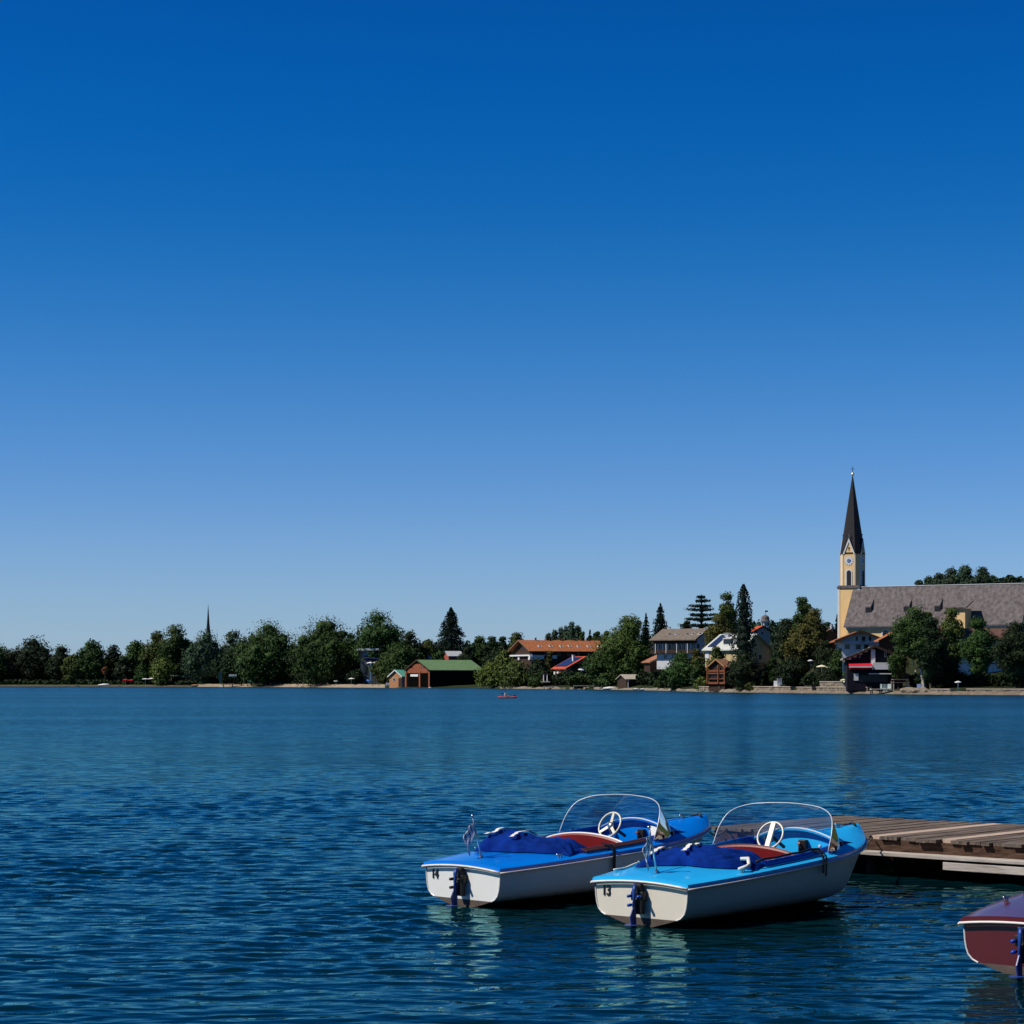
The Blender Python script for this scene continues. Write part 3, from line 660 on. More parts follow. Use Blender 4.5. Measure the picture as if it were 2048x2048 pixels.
for i in range(4):
    for j in range(3):
        x = h.x0+.9+(i+.5)*(h.L-2.6)/4; y = 1.2+(j+.5)*(h.W/2-2)/3
        m.box((x, y, h.ze+h.k*y+.16), ((h.L-2.6)/4*.96, (h.W/2-2)/3*1.12, .08), rot=Matrix.Rotation(an, 3, 'X'))
m.build('solar_panels', SOLAR, h.root)
for f in (.2, .42, .86): h.panel('white_pillar', 'F', f, f+.1, 1343, 1361, WHITE, .4, .4)
h.win('F', .6, 1353, 6, 9, OWOOD)
h = House('hotel', 'wide chalet hotel with grey brown roof and white balconied front above the gardens', 1391, 1278.8, 1256.6, 75, 94, 53, -30, WHITE, GROOF, 'hotel', ov=1.7, trim=WOOD)
for i, px in enumerate((1317, 1332, 1353, 1366, 1380)): h.skylight((px+8-1297)/94, .48, 5 if i != 4 else 8, M_('skylight_frame', (.4, .4, .4), .5) if i in (0, 2) else WHITE)
h.chimney(.13, 4, 5, WHITE, .52)
h.panel('upper_boarding', 'F', .02, .98, 1279.5, 1287, WOOD, .15, .02)
for f in (.06, .17, .27, .37, .46, .57, .67, .77, .87): h.win('F', f+.02, 1294, 6 if int(f*100) % 2 else 7.5, 12, WOOD)
bl = h.panel('balcony', 'F', .0, 1.0, 1300, 1306, WOOD, 1.3)
for f in (.12, .35, .58, .81): h.panel('post', 'F', f, f+.012, 1287, 1306, WHITE, .2, 1.2)
for f in (.30, .48, .60, .72, .9): h.win('F', f, 1313, 6, 9, GREYW)
h.win('G', .3, 1292, 4, 8, WOOD); h.win('G', .6, 1292, 4, 8, WOOD)
h = House('cottage', 'small dark cottage with orange brown roof below the chalet hotel', 1299, 1324, 1309.5, 26, 17, 60, -58, WOOD, M_('orange_brown_tiles', (.30, .12, .06), .8, .3, 1), ov=.7, trim=M_('bargeboard_pale', (.3, .22, .15), .8))
for f, y in ((.35, 1332), (.5, 1332), (.62, 1322), (.35, 1343), (.6, 1343)): h.win('G', f, y, 3, 5, GREYW)
h = House('villa', 'villa with pale metal roof and tan gable half hidden by the tall dark poplar', 1479, 1299, 1267, 48, 77, 74, -40, TAN, PROOF, ov=.7, trim=M_('bargeboard_grey', (.35, .36, .3), .8))
h.win('G', .30, 1289, 4, 8, GREYW); h.win('G', .42, 1290, 4, 9, GREYW); h.win('G', .24, 1314, 8, 11, WHITE); h.win('G', .62, 1314, 7, 12, WHITE)
h.panel('lower_awning', 'G', .5, .72, 1325, 1334, OWOOD, .3, .5); h.panel('white_wall', 'F', .06, .16, 1303, 1316, WHITE, .1, .02)
h.chimney(.28, 6, 9, GREYW, .42)
x = h.x0+.58*h.L; y = h.W*.2; m = MB().box((x, y, h.ze+h.k*y+.4), (3.6, 2.2, 2.0)).build('dormer', PROOF, h.root); MB().box((x, y-1.15, h.ze+h.k*y+.5), (3, .1, 1.2)).build('pane', PANE, m)
an = math.atan(h.k); MB().box((h.x0+.17*h.L, h.W*.27, h.ze+h.k*h.W*.27+.12), (2.2, h.W*.42, .1), rot=Matrix.Rotation(an, 3, 'X')).build('solar_panels', SOLAR, h.root)
h = House('lookout_tower', 'reddish timber lookout boathouse with two open balconies under a steep gable', 1451, 1335, 1317.8, 3, 21, 39, 52, WOOD, M_('brown_orange_tiles', (.34, .17, .08), .8, .3, 1.5), 'boathouse', ov=.5, rth=.18, base=.6, trim=OWOOD)
for y0, y1 in ((1340, 1343.5), (1345.5, 1348), (1357, 1358.5), (1364, 1368)): h.panel('balcony_rail', 'G', .04, .96, y0, y1, RWOOD, .35, .1)
for f in (.03, .36, .92): h.panel('post', 'G', f, f+.045, 1330, 1368, RWOOD, .3, .35)
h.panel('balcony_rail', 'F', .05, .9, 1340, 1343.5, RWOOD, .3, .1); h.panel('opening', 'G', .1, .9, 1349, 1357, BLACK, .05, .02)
h = House('red_roof_house', 'house with vivid red roof under the small domed tower', 1508, 1262, 1251.5, 190, 12, 38, -50, GREYW, RROOF, ov=.6, trim=WOOD)
h.win('G', .5, 1266, 5, 5)
h = House('timber_house', 'brown gabled house between the olive tree and the church tower', 1647, 1266, 1256.5, 140, 7, 38, -52, RWOOD, BROOF, ov=.6)
h.chimney(.6, 7, 4, GREYW)
h = House('guesthouse', 'white guesthouse gable with orange tiled roof directly below the church', 1776, 1281.5, 1260.5, 34, 44, 107, 86, WHITE, TROOF, 'guesthouse', ov=1.8, trim=WOOD, Lm=20)
for px, w_ in ((1715, 4.5), (1728.5, 7), (1741.5, 4.5)): h.win('G', (1776-px)/107, 1277, w_, 9, WOOD)
for px in (1696, 1718, 1734): h.win('G', (1776-px)/107, 1293.5, 11, 10, GREYW)
h.panel('balcony', 'G', .28, .98, 1285.5, 1287, WHITE, .9)
h.panel('carved_panel', 'G', .42, .50, 1282, 1286, GREYW, .12, .06)
h = House('side_house', 'dark timber gable with orange roof edge between guesthouse and birch', 1757, 1281.5, 1264.5, 26, 10, 66, -60, WOOD, TROOF, ov=.9, trim=WOOD)
h.win('G', .4, 1303, 5, 12, WHITE)
h = House('restaurant', 'low dark fronted lakeside restaurant with broad shallow roof and red awning', 1815, 1318, 1291, 13, 22, 129, 84, M_('black_render', (.016, .016, .022), .9, .2, 2, .05), GROOF, 'restaurant', ov=.9, trim=WOOD, Lm=12)
h.panel('white_pillar', 'G', .50, .565, 1299, 1332, WHITE, .5, .1)
h.panel('white_balcony', 'G', .28, .545, 1325, 1339, WHITE, 1.6)
h.panel('white_strip', 'G', .25, .60, 1346.5, 1348.5, WHITE, 1.5)
h.win('G', .34, 1308, 4, 12, WHITE, PANE); h.win('G', .74, 1310, 3, 11, GREYW); h.win('G', .82, 1312, 3, 9, GREYW)
h.panel('white_wall', 'G', .76, .83, 1347, 1361, WHITE, .1, .05); h.panel('window_band', 'G', .3, .74, 1350, 1364, BLACK, .05, .04)
m = MB(); f0, f1 = .55, .915; ya, yb = f0*h.W, f1*h.W; zt = h.zl(1325, h.W*.7); zb = h.zl(1332, h.W*.7)
m.add([(h.wx0, ya, zt), (h.wx0, yb, zt), (h.wx0-2.2, yb, zb), (h.wx0-2.2, ya, zb), (h.wx0, ya, zt-.12), (h.wx0, yb, zt-.12), (h.wx0-2.2, yb, zb-.12), (h.wx0-2.2, ya, zb-.12)],
      [(0, 1, 2, 3), (4, 7, 6, 5), (0, 4, 5, 1), (1, 5, 6, 2), (2, 6, 7, 3), (3, 7, 4, 0)])
aw = m.build('awning', RCLOTH, h.root); MB().box((h.wx0-2.22, (ya+yb)/2, zb-.2), (.05, yb-ya, .3)).build('valance', WHITE, aw)
h.panel('red_blind', 'G', .56, .9, 1333, 1339, RCLOTH, .1, .04)
m = MB()
for i in range(5): m.box((h.wx0-.4, h.W*(.57+.085*i), h.zl(1297.5+5.0*i, h.W*.6)+.1), (.3, 1.0, .55))
m.build('white_eave_blocks', WHITE, h.root)
h = House('white_house', 'white house with brown red roof at the right edge behind the birch', 1873, 1278, 1256, 42, 170, 22, 14, WHITE, BROOF, ov=.9)
h.chimney(.11, 9, 5, RWOOD, .3); h.win('F', .05, 1307, 6, 15, M_('blue_shutter', (.25, .35, .55), .6), WHITE)
for f in (.16, .26, .36, .48, .6): h.win('F', f, 1307, 5, 9, GREYW)
h = House('small_house', 'tiny orange roofed house among the treetops left of the spruce', 861, 1312, 1300.5, 70, 5, 32, 45, WHITE, TROOF, ov=.5); h.chimney(.5, 4, 3, GREYW)
h = House('slate_house', 'low house with dark grey roof and red wall behind the green boathouse roof', 896, 1312, 1302, 60, 32, 12, 20, M_('red_render', (.35, .07, .04), .8), GREYW, ov=.4)
h = House('shelter_hut', 'open boat shelter with pale grey roof beside white covered boats', 1251.5, 1358, 1348.6, 1, 55, 21, 25, WOOD, LROOF, 'boat shelter', ov=.5, rth=.2, base=.2)
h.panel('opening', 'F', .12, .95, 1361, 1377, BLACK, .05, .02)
for f in (.08, .55, .9): h.panel('post', 'F', f, f+.02, 1359, 1380, GREYW, .25, .4)
h = House('garden_hut', 'hut with pale green roof among the willows on the left shore', 342, 1352, 1343, 14, 44, 12, 20, WOOD, M_('pale_green_roof', (.30, .40, .30), .7), 'hut', ov=.4, base=1)
h = House('kiosk', 'small orange roofed kiosk in the dark garden right of the birch trunk', 1851, 1343, 1331, 20, 26, 6, 14, WOOD, M_('orange_sheet', (.55, .16, .06), .7), 'kiosk', ov=.3, base=1.5)

def modern():
    D = shD(735)+30; gz = 2; root = empty('pavilion', (Xof(715, D), D, gz), -.12, 'modern flat roofed pavilion with white roof edge and navy awnings', 'pavilion')
    S = F/D; Z = lambda y: Zof(y, D)-gz; X = lambda px: (px-715)/S
    def bx(n, a, b_, y0, y1, d0, d1, m): return MB().box(((X(a)+X(b_))/2, (d0+d1)/2, (Z(y0)+Z(y1))/2), (X(b_)-X(a), d1-d0, Z(y0)-Z(y1))).build(n, m, root)
    bx('wall', 720, 756, 1301.5, 1368, 1.2, 11, M_('dark_render', (.05, .055, .075))); bx('roof', 714, 759, 1297, 1301, -.6, 12, WHITE)
    bx('upper_window_band', 721, 750, 1302.5, 1311, .9, 1.15, GREYW)
    for i, (a, b_, y) in enumerate(((727, 760, 1313), (733, 761, 1319))):
        m = MB(); m.add([(X(a), 1, Z(y)), (X(b_), 1, Z(y+2)), (X(b_), -2.6, Z(y+5)), (X(a), -2.6, Z(y+2)), (X(a), 1, Z(y)-.15), (X(b_), 1, Z(y+2)-.15), (X(b_), -2.6, Z(y+5)-.15), (X(a), -2.6, Z(y+2)-.15)],
                        [(0, 1, 2, 3), (4, 7, 6, 5), (0, 4, 5, 1), (1, 5, 6, 2), (2, 6, 7, 3), (3, 7, 4, 0)]); m.build('awning', NAVY, root)
    for a in (726, 742, 752): bx('window', a, a+5, 1330, 1345, .9, 1.15, PANE)
    bx('post', 743, 744.5, 1322, 1368, -2.2, -1.9, STEEL)
modern()

# ------------------------------------------------------------------ trees of the far shore, left to right
T = tree
T('broadleaf_tree', 'round', -20, 1290, 90, 20, 'mid', 'broad green tree beyond the left end of the beach')
T('broadleaf_tree', 'round', 62, 1283, 80, 26, 'dark', 'dark tree next to the leftmost shrubs of the far shore')
T('broadleaf_tree', 'round', 122, 1297, 50, 22, 'dark', 'rounded dark tree behind an olive bush at the left edge')
T('broadleaf_tree', 'bush', 147, 1312, 38, 10, 'olive', 'olive green bushy tree at the left edge of the beach lawn')
T('broadleaf_tree', 'round', 183, 1287, 52, 18, 'mid', 'tree with a pointed bluish top, second mass from the left')
T('broadleaf_tree', 'round', 228, 1295, 40, 40, 'dark', 'round dark crown standing apart before the left notch of sky')
T('shrub', 'bush', 210, 1335, 11, 9, 'rust', 'small rusty orange shrub between two dark trees on the left', cat='shrub', yfoot=1350)
T('broadleaf_tree', 'round', 272, 1286, 52, 30, 'mid', 'green tree behind the red sunshades on the left shore')
T('broadleaf_tree', 'round', 250, 1318, 34, 12, 'dark', 'small dark tree directly above the red sunshades')
T('broadleaf_tree', 'round', 315, 1268, 56, 34, 'olive', 'olive tinted tree just left of the highest crown on the left shore')
T('broadleaf_tree', 'round', 352, 1258, 64, 22, 'mid', 'tallest tree between the red sunshades and the distant spire')
T('willow_tree', 'willow', 325, 1319, 42, 6, 'bright', 'small yellow green weeping willow above the cream sunshades')
T('broadleaf_tree', 'round', 285, 1330, 32, 10, 'mid', 'low bush tree left of the yellow green willow')
T('willow_tree', 'willow', 414, 1269, 66, 14, 'blue', 'grey green willow standing right below the distant spire')
T('broadleaf_tree', 'round', 470, 1266, 66, 40, 'blue', 'thin airy tree with sky showing through beside the spire willow', dens=.55)
T('broadleaf_tree', 'round', 462, 1300, 60, 16, 'dark', 'dark tree behind the windsurf sail on the beach')
T('willow_tree', 'willow', 536, 1252, 100, 9, 'mid', 'largest weeping willow in the middle of the beach')
T('broadleaf_tree', 'round', 592, 1294, 46, 30, 'dark', 'low dark tree in the gap between the two great willows')
T('willow_tree', 'willow', 652, 1248, 110, 10, 'mid', 'broad weeping willow with ragged top left of the modern pavilion')
T('broadleaf_tree', 'round', 700, 1268, 34, 50, 'blue', 'pale thin tree peeping out behind the broad willow')
T('spruce_tree', 'spruce', 716, 1252, 17, 60, 'fir', 'slim dark conifer at the left flank of the pavilion tree')
T('broadleaf_tree', 'round', 757, 1233, 92, 48, 'mid', 'high rounded tree rising behind the modern pavilion')
T('broadleaf_tree', 'round', 818, 1267, 50, 55, 'dark', 'dark sloping tree right of the high rounded tree')
T('broadleaf_tree', 'round', 800, 1294, 80, 22, 'mid', 'spreading tree above the turquoise shed')
T('broadleaf_tree', 'bush', 768, 1322, 42, 14, 'olive', 'bush between the pavilion and the turquoise shed')
T('broadleaf_tree', 'round', 856, 1282, 40, 75, 'olive', 'low olive tree on the skyline left of the great spruce')
T('spruce_tree', 'spruce', 902, 1213, 78, 78, 'fir', 'great dark spruce behind the green boathouse roof')
T('broadleaf_tree', 'bush', 880, 1306, 34, 52, 'mid', 'round green bush between the two small roofs at the spruce foot')
T('broadleaf_tree', 'round', 934, 1296, 34, 50, 'dark', 'dark tree at the right foot of the great spruce')
T('broadleaf_tree', 'round', 960, 1276, 34, 90, 'mid', 'first skyline tree between the great spruce and the orange roof')
T('broadleaf_tree', 'round', 985, 1276, 34, 84, 'dark', 'second skyline tree between the great spruce and the orange roof')
T('broadleaf_tree', 'round', 1006, 1274, 28, 80, 'dark', 'dark skyline tree nearest the gable of the orange roof')
T('broadleaf_tree', 'round', 1033, 1268, 44, 110, 'olive', 'pale olive tree peeping over the left end of the orange roof')
T('broadleaf_tree', 'round', 992, 1305, 46, 30, 'dark', 'dark tree behind the bright waterside willow')
T('willow_tree', 'willow', 1008, 1300, 40, 9, 'bright', 'bright green willow crown reaching up below the orange roofed house')
T('willow_tree', 'willow', 981, 1328, 54, 4, 'bright', 'bright weeping willow overhanging the water next to the green boathouse')
T('willow_tree', 'willow', 1030, 1325, 62, 4, 'olive', 'olive weeping willow at the waterline right of the brighter one')
T('broadleaf_tree', 'round', 1080, 1322, 50, 12, 'dark', 'dark shrubby tree in front of the white balcony')
T('broadleaf_tree', 'round', 1100, 1303, 22, 30, 'brown', 'narrow tree crossing the eave of the orange roof')
T('shrub', 'bush', 1072, 1350, 40, 4, 'mid', 'waterside bush left of the cream pergola', cat='shrub', trunk=False)
for px, yt, wp, lf, lb in ((1097, 1266, 16, 'dark', 'leftmost and lowest of the grove behind the orange roof'), (1110, 1260, 20, 'blue', 'second stem of the grove behind the orange roof'),
                           (1123, 1254, 18, 'blue', 'third crown of the grove behind the orange roof'), (1133, 1251, 16, 'blue', 'slim crown left of the highest one behind the orange roof'),
                           (1144, 1243, 20, 'blue', 'highest crown of the grove behind the orange roof'), (1156, 1250, 20, 'blue', 'crown right of the highest one behind the orange roof'), (1164, 1262, 14, 'mid', 'lowest crown at the right end of the grove behind the orange roof')):
    T('poplar_tree', 'willow', px, yt, wp+6, 150, lf, lb, group='grove behind the orange roof')
T('spruce_tree', 'poplar', 1180, 1260, 11, 140, 'fir', 'small dark columnar tree right of the grove behind the orange roof')
T('broadleaf_tree', 'round', 1194, 1264, 26, 140, 'mid', 'low skyline tree above the right chimneys of the orange roof')
T('broadleaf_tree', 'round', 1213, 1263, 22, 100, 'olive', 'small tree between the orange roof and the great chestnut')
T('chestnut_tree', 'round', 1256, 1240, 104, 24, 'olive', 'great dense chestnut tree in the middle of the far shore')
T('broadleaf_tree', 'round', 1200, 1303, 68, 8, 'mid', 'lower green tree leaning from the great chestnut to the solar roof')
T('shrub', 'bush', 1160, 1350, 60, 3, 'mid', 'bright shrubs along the bank below the solar roof', cat='shrub', trunk=False)
T('shrub', 'bush', 1212, 1350, 42, 4, 'mid', 'shrub left of the open boat shelter', cat='shrub', trunk=False)
T('spruce_tree', 'spruce', 1292, 1226, 24, 95, 'fir', 'smaller of the two conifers behind the grey brown hotel roof')
T('spruce_tree', 'conifer', 1321, 1207, 42, 100, 'fir', 'taller of the two conifers behind the left end of the hotel')
T('broadleaf_tree', 'round', 1374, 1242, 30, 120, 'dark', 'dark round tree behind the hotel ridge')
T('cedar_tree', 'cedar', 1403, 1187, 72, 110, 'fir', 'cedar with flat wide layers against the sky behind the hotel')
T('broadleaf_tree', 'round', 1455, 1187, 50, 90, 'olive', 'tall open tree between the cedar and the dark poplar')
T('broadleaf_tree', 'round', 1441, 1233, 60, 70, 'brown', 'brownish broad tree below the cedar above the pale roofed villa')
T('broadleaf_tree', 'round', 1420, 1275, 30, 60, 'brown', 'brownish bush tree between the hotel end and the villa roof')
T('poplar_tree', 'poplar', 1487, 1169, 52, 7, 'fir', 'very tall dark columnar poplar at the waterside', foot=.10)
T('broadleaf_tree', 'bush', 1486, 1310, 64, 3, 'dark', 'dark bushy growth around the foot of the columnar poplar')
T('broadleaf_tree', 'round', 1362, 1309, 64, 8, 'mid', 'green tree in front of the hotel beside the lookout tower')
T('broadleaf_tree', 'round', 1397, 1320, 30, 10, 'mid', 'slim green tree directly left of the lookout tower')
T('broadleaf_tree', 'round', 1392, 1300, 30, 30, 'brown', 'brownish tree below the right end of the hotel balcony')
T('broadleaf_tree', 'bush', 1432, 1295, 34, 26, 'olive', 'olive shrubbery in front of the villa wall')
T('shrub', 'bush', 1350, 1359, 46, 2, 'dark', 'clipped dark hedge near the water right of the boat shelter', cat='shrub', trunk=False)
T('shrub', 'bush', 1403, 1358, 34, 3, 'bright', 'bright green rounded shrub beside the lookout tower stairs', cat='shrub', trunk=False)
T('shrub', 'bush', 1320, 1355, 26, 2, 'mid', 'shrub by the water just right of the boat shelter', cat='shrub', trunk=False)
T('shrub', 'bush', 1500, 1367, 20, 1, 'olive', 'yellowish shrub on the bank at the poplar foot', cat='shrub', trunk=False)
T('broadleaf_tree', 'round', 1545, 1318, 34, 20, 'mid', 'round green tree in front of the tan villa gable')
T('broadleaf_tree', 'round', 1582, 1318, 60, 18, 'dark', 'dark tree over the white garden chairs')
T('broadleaf_tree', 'round', 1574, 1240, 50, 60, 'dark', 'dark domed tree right of the red roof')
T('broadleaf_tree', 'round', 1604, 1196, 50, 80, 'mid', 'highest loose tree between poplar and church')
T('broadleaf_tree', 'round', 1628, 1220, 50, 64, 'brown', 'golden brown tree leaning against the highest loose tree')
T('broadleaf_tree', 'round', 1606, 1255, 76, 45, 'brown', 'wide brownish green tree below the loose tree')
T('broadleaf_tree', 'round', 1653, 1285, 50, 30, 'dark', 'dark tree at the left corner of the guesthouse')
T('broadleaf_tree', 'round', 1680, 1300, 42, 22, 'mid', 'leafy tree covering the left wall of the guesthouse')
T('broadleaf_tree', 'round', 1655, 1245, 26, 170, 'mid', 'low skyline tree left of the small spruce beside the church')
T('spruce_tree', 'conifer', 1674, 1229, 17, 170, 'fir', 'small spruce on the skyline touching the yellow church tower')
T('broadleaf_tree', 'bush', 1655, 1342, 40, 12, 'dark', 'dark hedge mass above the upper stone terrace')
T('broadleaf_tree', 'bush', 1700, 1340, 30, 11, 'mid', 'leafy bush under the red awning')
T('birch_tree', 'round', 1828, 1222, 84, 8, 'mid', 'tall leafy birch with pale leaning trunk in front of the church roof', bark=BARKP, yfoot=1322, trunk_pts=[(1847, 1384), (1845, 1362), (1842, 1345), (1840, 1325), (1838, 1290)])
T('broadleaf_tree', 'willow', 1797, 1290, 34, 6, 'mid', 'hanging left flank of foliage beside the restaurant balcony', yfoot=1350)
T('broadleaf_tree', 'round', 1862, 1236, 60, 10, 'dark', 'dark spreading crown right of the tall birch')
T('broadleaf_tree', 'round', 1903, 1219, 60, 50, 'olive', 'olive crown behind the birch at the church annex')
T('broadleaf_tree', 'round', 1856, 1224, 36, 46, 'olive', 'narrow olive crown between birch and church annex')
T('broadleaf_tree', 'round', 1850, 1340, 50, 14, 'dark', 'dark shade shrubbery behind the birch trunk')
T('broadleaf_tree', 'bush', 1895, 1318, 56, 22, 'dark', 'deep green garden growth in front of the white house')
T('broadleaf_tree', 'round', 1960, 1240, 70, 30, 'mid', 'green tree in front of the right end of the white house')
T('broadleaf_tree', 'round', 2030, 1250, 80, 20, 'dark', 'dark tree beyond the white house')
for px, yt, wp, lb in ((1838, 1163, 24, 'lowest left tree of the wooded hill above the church roof'), (1858, 1157, 30, 'second tree up the wooded hill above the church roof'), (1880, 1150, 34, 'third tree up the wooded hill above the church roof'),
                       (1903, 1141, 38, 'high tree of the wooded hill at the right'), (1930, 1136, 40, 'top tree of the wooded hill at the far right'), (1965, 1138, 44, 'outer tree of the wooded hill right of its top')):
    T('broadleaf_tree', 'round', px, yt, wp+8, 190, 'blue', lb, group='trees on the wooded hill')

def foliage_mass(name, label, spans, leaf, ls_px=2.6, dens=.9):
    """dense growth that reads as one mass: a ragged band of leaves between two rows of the picture's depth"""
    L = []; core = []; lsm = 0
    for px0, px1, b, yt, thick in spans:
        n = int((px1-px0)*9*dens*thick/14)
        for px in np.arange(px0, px1, 9):
            D = shD(px)+b; gz = ground(px, b); zt = Zof(yt+RNG.uniform(-4, 5), D); zt = max(zt, gz+1.5)
            X = Xof(px, D); r = 8/F*D
            core.append(((X, D, (gz+zt)/2), r, (zt-gz)/2*.9))
            k = int(150*dens*(zt-gz)/(r*2)); s = sph(max(k, 30))
            L.append(np.array([X, D, (gz+zt)/2])+s*np.array([r*1.25, r*1.25, (zt-gz)/2])*RNG.uniform(.8, 1.08, (len(s), 1)))
            lsm = max(lsm, ls_px/F*D)
    o = leaf_mesh(np.vstack(L), lsm*.9, LEAF[leaf], name, core)
    tag(o, label, 'undergrowth', kind='stuff')
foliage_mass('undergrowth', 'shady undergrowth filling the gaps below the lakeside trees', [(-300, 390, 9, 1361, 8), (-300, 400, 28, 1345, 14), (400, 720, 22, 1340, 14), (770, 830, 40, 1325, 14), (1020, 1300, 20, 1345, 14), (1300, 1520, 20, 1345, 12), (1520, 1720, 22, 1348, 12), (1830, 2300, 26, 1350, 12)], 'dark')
foliage_mass('distant_wood', 'low distant wood along the skyline behind the houses', [(830, 900, 150, 1287, 8), (935, 1060, 150, 1284, 8), (1180, 1240, 190, 1272, 8), (1500, 1565, 420, 1242, 8), (1640, 1690, 200, 1256, 8), (-300, 130, 60, 1318, 8), (130, 330, 62, 1316, 8), (330, 700, 55, 1300, 8), (1868, 2250, 205, 1154, 8)], 'blue')  # bluish leaves put the haze of distance into the colour

# added out of view: banks and trees that keep low sky off the hulls
def added_sky_screen():
    P = [[(x, y, z+.1*mnoise.noise(Vector((x*.2, y*.3, 1)))) for x in np.linspace(-90, 90, 37)] for y, z in ((-2.5, -1.2), (-5, .3), (-9, 1.2), (-60, 2.5))]
    tag(MB().grid(P, flip=True).build('added_near_bank', GRASS), kind='structure')
    P = [[(x+.02*(y-20)**2*(-1 if x < 40 else 0)*.3, y, z+.1*mnoise.noise(Vector((x*.2, y*.3, 5)))) for y in np.linspace(-30, 62, 24)] for x, z in ((27, -1.2), (29.5, .4), (33, 1.2), (90, 3))]
    tag(MB().grid(P, flip=True).build('added_side_bank', GRASS), kind='structure')  # side bank and its trees likewise added to dim the shaded hulls
    for i, (x, y, hh, wd) in enumerate(((37, 4, 14, 14), (36, 15, 15, 14), (37, 27, 14, 15), (38, 39, 15, 15), (40, 52, 14, 15))):
        r = empty('added_screen_tree', (x, y, 1), i*2, 'added unseen tree on the side bank right of the view, number %s from the camera' % ('first', 'second', 'third', 'fourth', 'fifth')[i], 'tree', 'unseen trees added on the side bank')
        C, core, nr_ = crown('round', hh-1.0, wd, 1.0, .32, .9); leaf_mesh(C, .32, LEAF['dark'], 'crown', core, parent=r, nrm=nr_); MB().tube([(0, 0, -1), (0, 0, hh*.7)], [.35, .1], 8).build('trunk', BARK, r)
    for i, (x, y, hh, wd, lb) in enumerate(((-46, -14, 12, 15, 'far left'), (-33, -16, 13, 15, 'second from left'), (-20, -15, 12, 14, 'third from left'), (-7, -14, 13, 15, 'fourth from left'), (6, -13, 12, 14, 'fourth from right'), (18, -12, 13, 14, 'third from right'), (30, -10, 13, 15, 'second from right'), (42, -5, 14, 16, 'far right'))):
        r = empty('added_screen_tree', (x, y, 1), i, 'added unseen tree on the near bank behind the camera, '+lb, 'tree', 'unseen trees added on the near bank')
        C, core, nr_ = crown('round', hh-1.5, wd, 1.5, .32, .9); leaf_mesh(C, .32, LEAF['dark'], 'crown', core, parent=r, nrm=nr_); MB().tube([(0, 0, -1), (0, 0, hh*.7)], [.35, .1], 8).build('trunk', BARK, r)
added_sky_screen()

# ------------------------------------------------------------------ things on the far shore
sunshade(251, 1360, 13, 5, 'left one of two red sunshades on the left shore', RCLOTH, group='red sunshades'); sunshade(262, 1360.5, 12, 7, 'right one of two red sunshades on the left shore', RCLOTH, group='red sunshades')
sunshade(291, 1358, 14, 6, 'left one of two cream sunshades on the left shore', WCLOTH, group='cream sunshades on the left shore'); sunshade(303, 1357.5, 14, 8, 'right one of two cream sunshades on the left shore', WCLOTH, group='cream sunshades on the left shore')
sunshade(500, 1362, 10, 4, 'pale teal sunshade on the beach right of the lifeguard stage', TEAL, (.3, .2)); sunshade(703, 1357.5, 13, 5, 'white sunshade on the beach left of the navy awnings')
sunshade(672, 1362, 9, 6, 'small white sunshade right of the climbing frame'); sunshade(738, 1362, 11, 3, 'blue tilted sunshade at the pavilion beach', M_('blue_canvas', (.08, .2, .5), .9), (.5, .5))
sunshade(740, 1326, 15, 27, 'left white sunshade on the pavilion terrace', group='pavilion sunshades'); sunshade(753, 1325, 14, 26, 'right white sunshade on the pavilion terrace', group='pavilion sunshades')
sunshade(1643, 1333, 22, 22, 'large cream sunshade over the hedge left of the restaurant', CCLOTH); sunshade(1660, 1334.5, 16, 20, 'smaller cream sunshade overlapping the large one', CCLOTH)
sunshade(1621, 1321, 12, 26, 'small white sunshade above the cream ones', WCLOTH); sunshade(1686, 1318.5, 11, 20, 'white sunshade at the left end of the restaurant roof', WCLOTH)
sunshade(1687, 1360, 14, 8, 'left pale yellow sunshade on the stone terrace', CCLOTH, group='yellow terrace sunshades'); sunshade(1693, 1363, 15, 6, 'right pale yellow sunshade on the stone terrace', CCLOTH, group='yellow terrace sunshades')
sunshade(1737.5, 1352, 26, 4, 'big white sunshade tipped steeply on its pole by the water', WCLOTH, (.2, -.72)); sunshade(1747, 1357.5, 18, 9, 'flat white sunshade behind the steeply tipped one', WCLOTH)
sunshade(1708, 1338, 5, 12, 'closed white sunshade in front of the red blind', WCLOTH, closed=True); sunshade(1916, 1364, 14, 6, 'white sunshade at the right edge near the quay', WCLOTH)
sunshade(1162, 1339, 12, 16, 'white sunshade below the gable of the solar roof house', WCLOTH, (.2, .1)); sunshade(1203, 1369.5, 8, 0, 'small white sunshade tilted beside the jetty', WCLOTH, (.2, .8))

